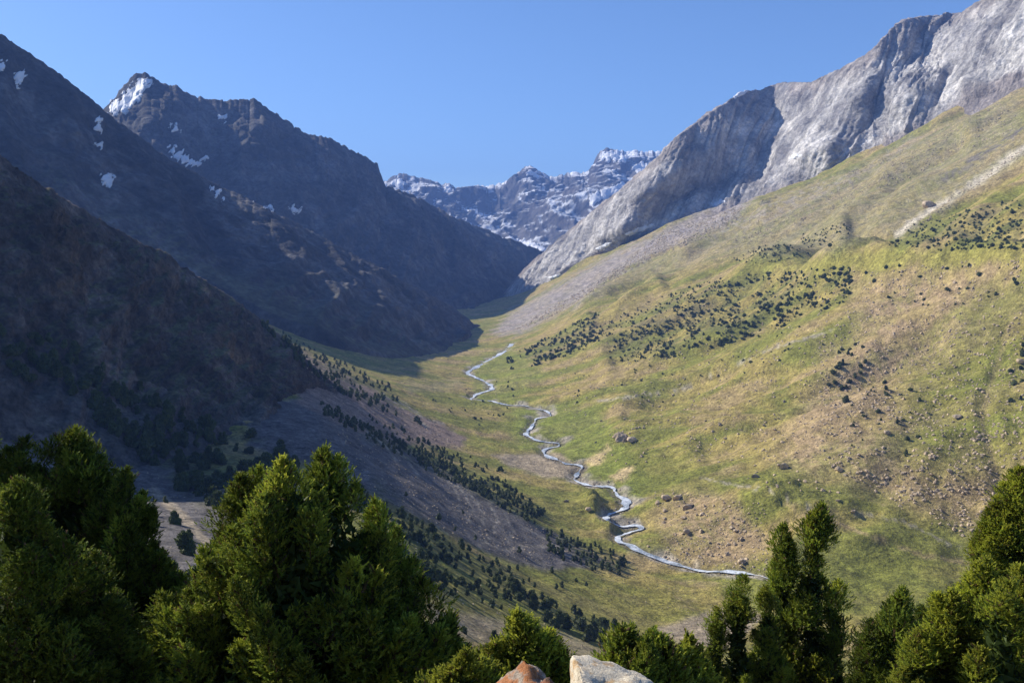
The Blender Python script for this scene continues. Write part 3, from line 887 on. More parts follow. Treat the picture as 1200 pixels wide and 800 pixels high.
M['hill_leaf'] = foliage_mat('hillside_juniper_leaves', None, 0.9, 0.15)
M['leaf'] = foliage_mat('juniper_leaves', None, 2.5, 0.22)
M['sunlit_leaf'] = foliage_mat('sunlit_juniper_leaves', None, 2.5, 0.5)  # lightened, more translucent leaf copy that makes trees look sunlit
m, t, b = new_mat('juniper_bark')
geo = N(t, 'ShaderNodeNewGeometry').outputs['Position']
f = tex_noise(t, scaled_vec(t, geo, (14, 14, 2)), 1.0, 5.0, 0.65)
t.links.new(mix(t, f, (0.07, 0.05, 0.035), (0.22, 0.17, 0.12)), b.inputs['Base Color'])
bump(t, b, f, 0.8, 0.02)
M['bark'] = m

def leaf_tris(rs, pos, dirs, ln, wd):
    """one slim triangle per leaf"""
    n = len(pos)
    r = rs.normal(size=(n, 3)); side = np.cross(dirs, r); side /= np.linalg.norm(side, axis=1)[:, None] + 1e-9
    ln = np.broadcast_to(np.asarray(ln), (n,)); wd = np.broadcast_to(np.asarray(wd), (n,))
    V = np.stack([pos - side * wd[:, None] / 2, pos + side * wd[:, None] / 2, pos + dirs * ln[:, None]], 1)
    return V.reshape(-1, 3)

def bush_arrays(seed, hgt, rad, nblob, nleaf, conic, blob_sub=1, leaf=0.55):
    rs = np.random.RandomState(seed)
    Vs, Fs, Cs = [], [], []; off = 0
    bv, bf = ICO[blob_sub]
    cents = []
    for k in range(nblob):
        tt = (k + 0.5) / nblob
        r = rad * ((1 - tt) ** 0.7 if conic else math.sqrt(max(0.05, 1 - (tt * 1.5 - 0.5) ** 2))) * 0.62
        a = rs.uniform(0, 6.28)
        c = np.array([math.cos(a) * r * rs.uniform(0.3, 1), math.sin(a) * r * rs.uniform(0.3, 1), hgt * (0.12 + 0.75 * tt)])
        s = rad * (0.62 - 0.32 * tt if conic else 0.5) * rs.uniform(0.8, 1.15)
        cents.append((c, s))
        v = bv * (1 + 0.35 * noise(bv * 1.7 + rs.uniform(0, 50))[:, None]) * np.array([s, s, s * (1.25 if conic else 0.8)]) + c
        Vs.append(v); Fs.append(bf + off); off += len(v)
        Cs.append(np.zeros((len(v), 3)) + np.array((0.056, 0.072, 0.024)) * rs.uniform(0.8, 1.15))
    n = nleaf
    idx = rs.randint(0, nblob, n)
    d = rs.normal(size=(n, 3)); d /= np.linalg.norm(d, axis=1)[:, None]
    d[:, 2] = np.abs(d[:, 2]) * 0.9 + 0.1 * d[:, 2]
    c = np.array([cents[i][0] for i in idx]); s = np.array([cents[i][1] for i in idx])
    pos = c + d * (s * rs.uniform(0.75, 1.05, n))[:, None]
    dirs = d + np.array([0, 0, 0.7]) + 0.4 * rs.normal(size=(n, 3)); dirs /= np.linalg.norm(dirs, axis=1)[:, None]
    lv = leaf_tris(rs, pos, dirs, leaf * rs.uniform(0.6, 1.2, n), leaf * 0.6)
    Vs.append(lv); Fs.append(np.arange(len(lv)).reshape(-1, 3) + off)
    cc = np.array((0.066, 0.088, 0.026)) * rs.uniform(0.7, 1.35, n)[:, None]
    Cs.append(np.repeat(cc, 3, axis=0))
    return np.concatenate(Vs), np.concatenate(Fs), np.concatenate(Cs)

def trunk_arrays(h, r0, lean=(0, 0), sides=7, rings=5, seed=0, wig=0.04):
    rs = np.random.RandomState(seed)
    a = np.linspace(0, 2 * math.pi, sides, endpoint=False)
    V = []
    for k in range(rings):
        f = k / (rings - 1)
        r = r0 * (1.35 if k == 0 else 1.0) * (1 - 0.85 * f)
        c = np.array([lean[0] * f + rs.normal() * wig, lean[1] * f + rs.normal() * wig, h * f])
        V.append(np.stack([c[0] + r * np.cos(a), c[1] + r * np.sin(a), c[2] + 0 * a], -1))
    Fc = []
    for k in range(rings - 1):
        for i in range(sides):
            Fc.append((k * sides + i, k * sides + (i + 1) % sides, (k + 1) * sides + (i + 1) % sides, (k + 1) * sides + i))
    return np.concatenate(V), np.array(Fc)

rng = random.Random(11)
tree_src, shrub_src = [], []
for k in range(6):
    V, Fc, c = bush_arrays(100 + k, 4.3, 2.15, 9, 520, True)
    tree_src.append(mesh_np('juniper_source', V, Fc, M['hill_leaf'], None, False, c))
for k in range(5):
    V, Fc, c = bush_arrays(200 + k, [2.6, 2.1, 3.0, 1.7, 2.4][k], [1.9, 2.4, 1.5, 2.2, 1.9][k], [7, 9, 5, 6, 8][k], 330, k == 2)
    shrub_src.append(mesh_np('shrub_source', V, Fc, M['hill_leaf'], None, False, c))
tv, tf = trunk_arrays(2.2, 0.16, seed=4)
trunk_src = mesh_np('trunk_source', tv, tf, M['bark'])
for o in tree_src + shrub_src + [trunk_src]:
    COL.objects.unlink(o)

LEFT = [  # polygon, count, size, clump, label, group
 ([(0,392),(60,398),(150,450),(250,500),(330,520),(352,560),(300,605),(230,590),(150,525),(60,452),(0,440)], 230, (0.9,1.7), 0.12, 'shaded juniper in the belt under the rocky spur', 'junipers in the shaded belt under the spur'),
 ([(372,470),(440,503),(520,543),(600,575),(640,600),(625,616),(520,560),(430,515),(380,488)], 250, (0.5,1.05), 0.0, 'dark juniper along the upper edge of the grey scree fan', 'junipers along the scree fan edge'),
 ([(420,482),(520,525),(590,550),(612,588),(560,578),(500,552)], 140, (0.5,1.05), 0.0, 'juniper on the grass between scree fan and gravel bar', 'junipers between scree and gravel bar'),
 ([(640,622),(700,640),(745,662),(735,674),(690,668),(640,650)], 80, (0.55,1.05), 0.0, 'dark juniper in the row ending at the foot of the scree fan', 'junipers at the foot of the scree fan'),
 ([(415,572),(470,600),(540,640),(600,662),(625,700),(590,716),(540,700),(480,685),(425,640)], 210, (0.45,1.05), 0.0, 'long shadowed juniper on the sunlit slope below the scree', 'junipers on the sunlit slope below the scree'),
 ([(600,692),(630,700),(725,738),(700,756),(640,738)], 36, (0.7,1.4), 0.0, 'bushy dark juniper in the row above the stony track', 'junipers above the stony track'),
 ([(300,375),(380,415),(455,452),(500,500),(440,480),(400,462),(350,430)], 170, (0.7,1.3), 0.1, 'dark juniper on the grassy apron behind the spur', 'junipers on the apron behind the spur'),
 ([(130,560),(250,570),(310,640),(250,700),(150,680)], 16, (0.6,1.1), 0.0, 'juniper on the darkened scree between the two big foreground trees', 'junipers on the scree between the foreground trees'),
 ([(520,740),(600,735),(660,750),(640,775),(540,770)], 10, (0.5,0.9), 0.0, 'juniper on the grass below the stony track', 'junipers below the stony track'),
 ([(440,560),(560,600),(640,660),(700,690),(640,700),(560,650)], 14, (0.5,0.8), 0.0, 'lone juniper growing on the scree', 'lone junipers on the scree'),
]
RIGHT = [
 ([(700,385),(760,352),(830,330),(870,322),(1000,312),(995,352),(920,382),(840,408),(760,424),(705,425)], 900, (0.5,1.25), 0.04, 'dark shrub in the big thicket across the right slope', 'shrubs in the thicket across the right slope'),
 ([(592,420),(640,395),(700,366),(712,385),(690,408),(640,426),(600,436)], 200, (0.8,1.6), 0.15, 'dark shrub in the strips above the far stream', 'shrubs in the strips above the far stream'),
 ([(985,408),(1012,402),(1016,440),(990,472),(968,458)], 24, (0.8,1.3), 0.0, 'shrub in the small stony cluster on the slope', 'shrubs in the small stony cluster'),
 ([(1040,288),(1072,262),(1200,232),(1200,292),(1100,294)], 260, (0.5,1.1), 0.0, 'low shrub in the mat below the pale track', 'shrubs in the mat below the pale track'),
 ([(855,305),(930,272),(1000,262),(990,285),(900,312)], 120, (0.6,1.1), 0.1, 'faint grey shrub on the high slope above the thicket', 'shrubs high above the thicket'),
 ([(1000,315),(1200,305),(1200,350),(1050,365)], 32, (0.6,1.2), 0.0, 'scattered shrub on the terrace edge', 'shrubs on the terrace edge'),
 ([(995,440),(1110,460),(1085,540),(985,525)], 34, (0.5,1.0), 0.0, 'scattered low shrub among stones on the brown slope', 'shrubs on the brown slope'),
 ([(1172,395),(1200,380),(1200,470),(1178,470)], 9, (0.8,1.2), 0.0, 'shrub beside the dry gully at the right edge', 'shrubs by the dry gully'),
 ([(630,425),(900,360),(980,400),(800,470),(660,480)], 70, (0.4,0.9), 0.0, 'shrub dotted on the open grass below the thicket', 'shrubs dotted below the thicket'),
 ([(500,470),(590,440),(620,480),(560,500)], 26, (0.5,1.0), 0.0, 'shrub on the valley floor beside the stream', 'shrubs on the valley floor'),
]
def refine(items):
    """say which one within its group: by size and by where along the group it stands"""
    out = []
    for grp in sorted({q[5] for q in items}):
        g = [q for q in items if q[5] == grp]
        szs = sorted(q[2] for q in g); xs = sorted(q[6] for q in g)
        n = len(g)
        for q in g:
            sz_ = 'small' if q[2] <= szs[n // 3] else ('middling' if q[2] <= szs[2 * n // 3] else 'big')
            fx = xs.index(q[6]) / max(n, 1)
            where = ('far left', 'left half', 'middle', 'right half', 'far right')[min(4, int(fx * 5))]
            lab = sz_ + ' ' + q[4] + ', ' + where if len(q[4].split()) < 12 else sz_ + ' ' + q[4]
            if q[2] == szs[-1]: lab = 'biggest ' + q[4]
            elif q[6] == xs[0]: lab = 'leftmost ' + q[4]
            elif q[6] == xs[-1]: lab = 'rightmost ' + q[4]
            out.append((q[0], q[1], q[2], lab, q[5]))
    return out

def place_plants(regions, srcs, name, cat, stuffname, h0, ok_on, limit=300):
    items = []
    for ri, (pts, cnt, (s0, s1), cl, lab, grp) in enumerate(regions):
        for x, y, (loc, nrm, ob) in scatter(pts, cnt, rng, cl, 2.0, ok_on, ri):
            s = s0 + (s1 - s0) * rng.random() ** 1.6
            items.append((h0 * s * F / max(loc.y, 1), loc, s, 0, lab, grp, x))
    items.sort(key=lambda q: -q[0])
    items = refine(items[:limit]) + [(q[0], q[1], q[2], '', q[5]) for q in items[limit:]]
    for k, (pxh, loc, s, lab, grp) in enumerate(items[:limit]):
        src = rng.choice(srcs)
        rz = rng.uniform(0, 6.28)
        sc = (s * rng.uniform(0.85, 1.2), s * rng.uniform(0.85, 1.2), s * rng.uniform(0.85, 1.15))
        base = loc - Vector((0, 0, 0.25))
        if pxh > 21 and cat == 'tree':
            e = empty(name, base, rz); e.scale = sc
            c = src.copy(); c.name = 'crown'; COL.objects.link(c); c.parent = e
            tr = trunk_src.copy(); tr.name = 'trunk'; COL.objects.link(tr); tr.parent = e
            tag(e, lab, cat, grp)
        else:
            c = src.copy(); c.name = name; COL.objects.link(c)
            c.location = base; c.rotation_euler = (0, 0, rz); c.scale = sc
            tag(c, lab, cat, grp)
    rest = items[limit:]
    if rest:
        Vs, Fs, Cs = [], [], []; off = 0
        for k, (pxh, loc, s, lab, grp) in enumerate(rest):
            V, Fc, cc = REST[cat][k % len(REST[cat])]
            a = rng.uniform(0, 6.28); ca_, sa_ = math.cos(a), math.sin(a)
            v = np.stack([V[:, 0] * ca_ - V[:, 1] * sa_, V[:, 0] * sa_ + V[:, 1] * ca_, V[:, 2]], -1) * s + np.array(loc) - np.array([0, 0, 0.25])
            Vs.append(v); Fs.append(Fc + off); off += len(v); Cs.append(cc * rng.uniform(0.8, 1.2))
        o = mesh_np(stuffname, np.concatenate(Vs), np.concatenate(Fs), M['hill_leaf'], None, False, np.concatenate(Cs))
        tag(o, kind='stuff')
    print(name, len(items))
REST = {'tree': [bush_arrays(300 + k, 4.3, 2.1, 4, 130, True) for k in range(4)], 'shrub': [bush_arrays(310 + k, 2.6, 1.9, 4, 90, False) for k in range(4)]}
place_plants(LEFT, tree_src + shrub_src[:4], 'juniper_tree', 'tree', 'distant_junipers', 4.6, None)
place_plants(RIGHT, shrub_src, 'juniper_shrub', 'shrub', 'distant_shrubs', 2.6, None)
print('plants', time.time() - T0)

# ------------------------------------------------------------------ boulders and stones
m, t, b = new_mat('boulder_stone')
geo = N(t, 'ShaderNodeNewGeometry').outputs['Position']
oi = N(t, 'ShaderNodeObjectInfo').outputs['Random']
f = tex_noise(t, geo, 0.6, 5.0, 0.65)
isl = N(t, 'ShaderNodeNewGeometry').outputs['Random Per Island']
c0 = mix(t, mathn(t, 'FRACT', mathn(t, 'ADD', oi, isl)), (0.30, 0.25, 0.19), (0.62, 0.48, 0.32))
t.links.new(mul_col(t, c0, mapr(t, f, 0.3, 0.7, 0.6, 1.25)), b.inputs['Base Color'])
bump(t, b, f, 0.8, 0.5)
M['boulder'] = m
def rock_arrays(seed, sub, flat=0.65, rough=0.5, cuts=9):
    rs = np.random.RandomState(seed)
    V, Fc = ICO[sub]
    V = V.copy()
    for k in range(cuts):                        # planar facets of broken stone
        nrm = rs.normal(size=3); nrm /= np.linalg.norm(nrm)
        d = V @ nrm; lim = rs.uniform(0.48, 0.82)
        V -= np.where(d > lim, d - lim, 0)[:, None] * nrm
    V *= (1 + rough * 0.3 * fbm(V * 1.6 + rs.uniform(0, 90), 3)[:, None])
    V *= np.array([1.0, rs.uniform(0.65, 1.0), flat * rs.uniform(0.8, 1.2)])
    return V, Fc
rock_src = [mesh_np('boulder_source', *rock_arrays(400 + k, 3 if k < 3 else 2, 0.7, 0.75, 16), M['boulder'], None, False) for k in range(8)]
for o in rock_src: COL.objects.unlink(o)
def put_boulder(loc, size, label, group=None, flat=1.0, k=None, rz=None):
    src = rock_src[rng.randrange(8) if k is None else k]
    c = src.copy(); c.name = 'boulder'; COL.objects.link(c)
    c.location = loc + Vector((0, 0, size * 0.18))
    c.rotation_euler = (rng.uniform(-.3, .3), rng.uniform(-.3, .3), rng.uniform(0, 6.28) if rz is None else rz)
    c.scale = (size, size, size * flat)
    tag(c, label, 'boulder', group)
for (x, y, wpx, fl, k, lab) in (
    (730,516,26,1.15,0,'large dark rocky outcrop crowning the grassy knoll above the stream'), (741,517,15,0.9,1,'smaller block leaning on the right of the knoll outcrop'),
    (781,585,15,1.0,1,'left one of two grey boulders on the stony rise right of the stream bend'), (794,584,13,1.0,2,'right one of two grey boulders on the stony rise right of the stream bend'),
    (807,595,17,0.8,2,'flat topped boulder just below the pair of grey boulders'), (1122,489,17,0.55,0,'pale flat boulder alone on the green slope'),
    (1196,425,13,0.9,1,'whitish boulder beside the dry gully at the right edge of the photo'), (920,548,15,1.0,2,'grey boulder on the grass above the smooth brown knoll'),
    (984,551,13,0.9,0,'dark boulder on green grass right of the stony rise'), (805,624,11,1.0,1,'rounded boulder on the bank above the lower stream'), (871,659,12,1.0,2,'boulder standing at the edge of the lower stream'),
    (853,650,10,1.0,0,'small boulder just upstream of the one at the stream edge'), (1089,243,20,1.0,1,'dark outcrop beside the lower part of the pale track'), (886,559,12,0.8,2,'low boulder left of the grey boulder above the knoll'),
    (1040,508,11,0.9,1,'boulder below the shrubs on the brown slope'), (965,575,9,0.9,0,'small boulder below the dark boulder on green grass'), (1000,600,9,0.8,2,'boulder on the narrow path behind the twin spired juniper'),
    (1113,552,10,0.9,0,'boulder in the lower part of the brown stony slope'), (690,598,9,1.3,1,'dark rock in the cut bank left of the stream'), (664,588,8,1.0,2,'small boulder on the grass left of the cut bank')):
    h = cast(x, y)
    if h: put_boulder(h[0], wpx * h[0].y / F / 2, lab, None, fl, k, 0.4)
ROCKS = [
 ([(770,575),(815,572),(900,600),(880,665),(800,655),(765,615)], 60, (0.5,1.9), 'broken tan boulder on the stony rise beside the stream', 'boulders on the stony rise'),
 ([(960,320),(1200,300),(1200,380),(1100,430),(1000,420)], 70, (0.4,1.7), 'tan boulder scattered over the terrace slope', 'boulders on the terrace slope'),
 ([(985,430),(1110,440),(1190,600),(1180,650),(1090,610),(985,540)], 85, (0.3,1.5), 'tan boulder scattered over the brown stony slope', 'boulders on the brown slope'),
 ([(840,540),(960,540),(1000,590),(880,570)], 24, (0.5,1.5), 'boulder scattered on the grass above the brown knoll', 'boulders above the brown knoll'),
 ([(1150,380),(1200,380),(1180,560),(1150,520)], 26, (0.3,1.2), 'pale stone in the dry gully', 'boulders in the dry gully'),
 ([(690,490),(760,500),(760,560),(700,555)], 26, (0.4,1.4), 'brown boulder strewn round the knoll outcrop', 'boulders round the knoll outcrop'),
 ([(640,420),(940,400),(960,520),(760,520)], 60, (0.5,1.6), 'boulder dotted over the middle of the right slope', 'boulders on the middle slope'),
]
items = []
for ri, (pts, cnt, (s0, s1), lab, grp) in enumerate(ROCKS):
    for x, y, (loc, nrm, ob) in scatter(pts, cnt, rng, 0.0, 2.0, ('ground',), ri + 20):
        s = 0.3 + s0 + (s1 - s0) * rng.random() ** 1.6
        items.append((s / loc.y, loc, s, 0, lab, grp, x))
items.sort(key=lambda q: -q[0])
for q in refine(items[:280]): put_boulder(q[1], q[2], q[3], q[4])
# countless small stones, one mesh
small = [rock_arrays(430 + k, 1, 0.7, 0.6, 5) for k in range(8)]
Vs, Fs = [], []; off = 0
for ri, (pts, cnt, s0, s1, cl) in enumerate((
    ([(960,318),(1200,300),(1200,600),(1180,650),(1080,610),(960,540)], 2600, 0.35, 1.6, 0.1), ([(690,360),(960,320),(980,540),(760,540),(640,470)], 1200, 0.35, 1.5, 0.15),
    ([(760,570),(900,590),(900,670),(780,655)], 600, 0.25, 1.0, 0.0), ([(590,392),(700,330),(780,270),(870,240),(860,265),(760,305),(640,375)], 1800, 0.6, 2.4, 0.0),
    ([(830,255),(1000,200),(1190,105),(1190,150),(1000,240),(860,290)], 1300, 0.5, 1.9, 0.1), ([(370,475),(520,555),(700,655),(620,665),(480,590)], 500, 0.15, 0.45, 0.0),
    ([(0,500),(200,560),(340,540),(480,620),(620,720),(700,760),(520,760),(420,640)], 400, 0.12, 0.5, 0.1), ([(480,440),(600,430),(700,520),(600,530),(500,500)], 260, 0.2, 0.8, 0.1),
    ([(690,640),(800,680),(820,720),(700,700)], 150, 0.12, 0.4, 0.1))):
    for x, y, (loc, nrm, ob) in scatter(pts, cnt, rng, cl, 0.0, ('ground', 'granite_wall', 'rocky_spur'), ri + 40):
        s = s0 + (s1 - s0) * rng.random() ** 1.5
        V, Fc = small[rng.randrange(8)]
        a = rng.uniform(0, 6.28); ca_, sa_ = math.cos(a), math.sin(a)
        Vs.append(np.stack([V[:, 0] * ca_ - V[:, 1] * sa_, V[:, 0] * sa_ + V[:, 1] * ca_, V[:, 2]], -1) * s + np.array(loc)); Fs.append(Fc + off); off += len(V)
for k in range(620):                          # stones along the stream
    i = rng.randrange(len(SW)); side = rng.choice((-1, 1)) * (wid[i] + rng.uniform(-0.6, 4.5))
    x, y = SW[i, 0] + nor[i, 0] * side, SW[i, 1] + nor[i, 1] * side
    z = float(height_at(np.array([x]), np.array([y]), GZ)[0])
    s = 0.2 + 0.8 * rng.random() ** 2
    V, Fc = small[rng.randrange(8)]
    Vs.append(V * s + np.array([x, y, z + 0.1])); Fs.append(Fc + off); off += len(V)
for ri, (pts, cnt) in enumerate((([(372,475),(520,556),(620,610),(700,655),(640,664),(565,642),(430,575)], 900), ([(348,412),(470,477),(545,514),(520,524),(400,500)], 350), ([(1055,275),(1085,250),(1130,222),(1200,172),(1200,182),(1130,232),(1075,268)], 260), ([(180,560),(300,600),(330,690),(150,690)], 260))):
    for x, y, (loc, nrm, ob) in scatter(pts, cnt, rng, 0.0, 0.0, ('ground', 'rocky_spur'), ri + 60):
        s = (0.16 + 0.55 * rng.random() ** 3) * max(0.3, loc.y / 480)
        V, Fc = small[rng.randrange(8)]
        Vs.append(V * s + np.array(loc)); Fs.append(Fc + off); off += len(V)
o = mesh_np('loose_stones', np.concatenate(Vs), np.concatenate(Fs), M['boulder'], None, False)
tag(o, kind='stuff')
print('stones', len(Vs), time.time() - T0)

# ------------------------------------------------------------------ foreground junipers
def gh(x, y):
    return float(height_at(np.array([x]), np.array([y]), GZ)[0])
LEAF_GREEN = np.array((0.135, 0.185, 0.024)); LEAF_YEL = np.array((0.255, 0.262, 0.033)); LEAF_DEEP = np.array((0.048, 0.072, 0.015))

BROWN = np.array((0.15, 0.095, 0.05))
def branch_mesh(seed, yellow, narrow):
    """one leafy upright branch, 1 m long along z, a thin stem with feathery sprays of slim leaves"""
    rs = np.random.RandomState(seed)
    ns, nl = 300, 20
    u = rs.uniform(0.02, 1, ns) ** 0.85
    ang = rs.uniform(0, 6.283, ns)
    lob = 1 + 0.35 * np.sin(ang * 2 + rs.uniform(0, 6)) + 0.25 * rs.normal(size=ns)
    pr = narrow * np.clip(np.sin(np.pi * np.clip(0.2 + 0.8 * u, 0, 1)) ** 0.85, 0.02, 1) * np.clip(lob, 0.35, 1.6)
    rd = np.stack([np.cos(ang), np.sin(ang), 0 * ang], -1)
    bend = np.stack([0.10 * np.sin(2.2 * u + seed), 0.08 * np.sin(1.7 * u + 2 * seed), 0 * u], -1)
    sp = np.stack([0 * u, 0 * u, u], -1) + bend + rd * (pr * rs.uniform(0.35, 0.95, ns))[:, None]
    sdir = np.array([0, 0, 0.95]) + rd * (0.62 * (1 - u * 0.65))[:, None] + 0.26 * rs.normal(size=(ns, 3))
    sdir /= np.linalg.norm(sdir, axis=1)[:, None]
    f = np.tile(np.linspace(0, 1, nl), ns)
    sl = rs.uniform(0.07, 0.155, ns)
    p = np.repeat(sp, nl, 0) + np.repeat(sdir * sl[:, None], nl, 0) * f[:, None]
    dr = np.repeat(sdir, nl, 0) + 0.60 * rs.normal(size=(ns * nl, 3)) * (1.05 - 0.6 * f)[:, None]
    dr /= np.linalg.norm(dr, axis=1)[:, None]
    V = [leaf_tris(rs, p, dr, 0.043 * rs.uniform(0.55, 1.2, ns * nl) * np.clip(1.15 - 0.35 * f, 0.5, 2), 0.0165)]
    mixv = np.clip(yellow * (0.45 + 0.7 * u) + 0.25 * rs.normal(size=ns), 0, 1)
    c = LEAF_GREEN * (1 - mixv[:, None]) + LEAF_YEL * mixv[:, None]
    dk = rs.uniform(0, 1, ns)
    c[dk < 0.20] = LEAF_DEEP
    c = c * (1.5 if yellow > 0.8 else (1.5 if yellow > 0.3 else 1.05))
    c[dk > 0.965] = BROWN
    cc = np.repeat(c, nl, 0) * rs.uniform(0.75, 1.25, ns * nl)[:, None]
    Cc = [np.repeat(cc, 3, 0)]
    # bare twigs
    nt_ = 26
    tw = rs.uniform(0.05, 0.8, nt_); ta = rs.uniform(0, 6.283, nt_)
    td = np.stack([np.cos(ta) * 0.7, np.sin(ta) * 0.7, 0 * ta + 0.8], -1); td /= np.linalg.norm(td, axis=1)[:, None]
    tb = np.stack([0.10 * np.sin(2.2 * tw + seed), 0.08 * np.sin(1.7 * tw + 2 * seed), tw], -1)
    V.append(leaf_tris(rs, tb, td, narrow * 1.1, 0.012)); Cc.append(np.tile(BROWN * 0.8, (nt_ * 3, 1)))
    sv_ = np.linspace(0, 0.95, 9)
    sb = np.stack([0.10 * np.sin(2.2 * sv_ + seed), 0.08 * np.sin(1.7 * sv_ + 2 * seed), sv_], -1)
    for q in range(8):
        for e_ in (np.array([0.010, 0, 0]), np.array([0, 0.010, 0])):
            w0, w1 = e_ * (1.1 - sv_[q]), e_ * (1.1 - sv_[q + 1])
            V.append(np.array([sb[q] - w0, sb[q] + w0, sb[q + 1] + w1])); V.append(np.array([sb[q] - w0, sb[q + 1] + w1, sb[q + 1] - w1]))
            Cc.append(np.tile(BROWN * 0.7, (6, 1)))
    V = np.concatenate(V); Cc = np.concatenate(Cc)
    o = mesh_np('branch', V, np.arange(len(V)).reshape(-1, 3), M['sunlit_leaf' if yellow > 0.8 else 'leaf'], None, False, Cc)
    me = o.data
    bpy.data.objects.remove(o)
    return me
BRANCH = {}
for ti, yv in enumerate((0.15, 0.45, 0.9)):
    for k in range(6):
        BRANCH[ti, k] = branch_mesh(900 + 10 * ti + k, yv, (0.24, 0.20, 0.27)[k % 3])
MAXB = 0
def juniper(name, cat, label, d, stems_px, seed, dens=1.0, leaf=0.075, yellow=0.4, group=None, plume=0.24, sharp=0.75):
    """stems_px: (px of the tip, py of the tip, radius in px, extra depth, base fraction)"""
    rs = np.random.RandomState(seed)
    x0 = unproj(stems_px[0][0], stems_px[0][1], d)
    gz = gh(x0[0], d)
    e = empty(name, (x0[0], d, gz))
    tag(e, label, cat, group)
    st = []
    for (px, py, rpx, dd, bf) in stems_px:
        tip = unproj(px, py, d + dd)
        bz = gh(tip[0], d + dd)
        st.append((tip[0] - x0[0], dd, (bz - gz) + (tip[2] - bz) * bf, tip[2] - gz, rpx * d / F))
    want = [max(8, dens * 44 * math.sqrt(rad * (z1 - z0)) * 1.15) for (_, _, z0, z1, rad) in st]
    fac = min(1.0, 296.0 / sum(want))
    IV, IC, jobs = [], [], []
    ti = 0 if yellow < 0.3 else (1 if yellow < 0.6 else 2)
    for (sx, sy, z0, z1, rad), wn in zip(st, want):
        H = z1 - z0
        npl = int(wn * fac)
        t_ = rs.uniform(0, 1, npl) ** 1.15
        ang = np.arange(npl) * 2.39996 + rs.uniform(0, 0.8, npl)
        env = rad * np.clip((1 - t_) ** sharp * (0.72 + 0.28 * smooth(0.0, 0.25, t_)), 0.03, 1) * rs.uniform(0.82, 1.06, npl)
        plen = np.clip(plume * H * (1.3 - 0.75 * t_) * rs.uniform(0.7, 1.3, npl), 0.28, 1.3)
        t_[0] = 1.0; env[0] = 0.02; plen[0] = max(0.3, plume * H * 0.8)
        for k in range(npl):
            out = np.array([math.cos(ang[k]), math.sin(ang[k]), 0])
            ax = out * (0.60 * (1 - t_[k])) + np.array([0, 0, 1.0]) + 0.13 * rs.normal(size=3)
            ax /= np.linalg.norm(ax)
            tip = np.array([sx, sy, z0 + H * t_[k]]) + out * env[k]
            jobs.append((tip - ax * plen[k], ax, plen[k]))
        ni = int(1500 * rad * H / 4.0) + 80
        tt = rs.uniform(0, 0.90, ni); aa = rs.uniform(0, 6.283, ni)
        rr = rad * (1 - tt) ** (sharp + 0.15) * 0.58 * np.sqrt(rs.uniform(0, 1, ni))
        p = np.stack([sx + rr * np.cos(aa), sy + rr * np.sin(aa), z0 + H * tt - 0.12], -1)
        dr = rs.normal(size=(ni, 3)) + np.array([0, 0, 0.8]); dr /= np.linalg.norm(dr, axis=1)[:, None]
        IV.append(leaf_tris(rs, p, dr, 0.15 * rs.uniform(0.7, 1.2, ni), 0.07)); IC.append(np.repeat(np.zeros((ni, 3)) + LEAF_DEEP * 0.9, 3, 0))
    V = np.concatenate(IV)
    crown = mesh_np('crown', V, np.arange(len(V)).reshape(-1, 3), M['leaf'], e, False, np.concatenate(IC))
    for base, ax, ln in jobs:
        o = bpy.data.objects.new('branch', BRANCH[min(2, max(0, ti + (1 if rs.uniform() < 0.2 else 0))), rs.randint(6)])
        COL.objects.link(o); o.parent = crown
        q = Vector(ax).to_track_quat('Z', 'Y')
        o.rotation_mode = 'QUATERNION'
        from mathutils import Quaternion
        o.rotation_quaternion = q @ Quaternion((0, 0, 1), rs.uniform(0, 6.283))
        o.location = base
        fat = 0.8 + 0.35 / max(ln, 0.3)
        o.scale = (ln * fat * rs.uniform(0.85, 1.15), ln * fat * rs.uniform(0.85, 1.15), ln)
    for (sx, sy, z0, z1, rad) in st:
        bz = gh(x0[0] + sx * 0.25, d + sy * 0.25) - gz - 0.15
        v, f = trunk_arrays((z1 - bz) * 0.85, max(0.035, 0.055 * rad + 0.03), (sx * 0.75, sy * 0.75), 8, 7, seed)
        v = v + np.array([sx * 0.25, sy * 0.25, bz])
        mesh_np('trunk', v, f, M['bark'], e, True)
    print(label, len(jobs))
    return e
J = 'juniper_tree'
juniper(J, 'tree', 'dark broad juniper at the left edge of the photo with a rounded top', 12.0, [(82,503,190,0,0.06),(140,550,125,-0.3,0.06),(25,515,125,0.2,0.06)], 1, 1.3, 0.065, 0.25, None, 0.19)
juniper(J, 'tree', 'dark juniper in front at the lower left corner of the photo', 9.4, [(18,565,140,0,0.1),(110,650,90,0.2,0.1)], 2, 1.0, 0.06, 0.2)
juniper(J, 'tree', 'large broad juniper just left of the orange lichen rock with a sunlit left side', 10.8, [(378,527,215,0,0.22),(298,552,185,-0.2,0.22),(430,590,150,0.3,0.25),(225,680,110,-0.4,0.3),(338,540,190,-0.5,0.22)], 3, 1.3, 0.06, 0.5, None, 0.26)
juniper('juniper_shrub', 'shrub', 'bright green shrub behind the orange lichen rock', 8.2, [(612,722,42,0,0.1),(640,738,34,0.2,0.1),(585,757,34,-0.1,0.1),(598,740,34,0,0.1)], 4, 1.1, 0.05, 0.6, None, 0.45)
juniper('juniper_shrub', 'shrub', 'low yellow green shrub left of the orange lichen rock', 7.2, [(540,768,40,0,0.1),(565,775,34,0.2,0.1),(518,780,34,0.1,0.1)], 5, 1.1, 0.05, 0.75, None, 0.45)
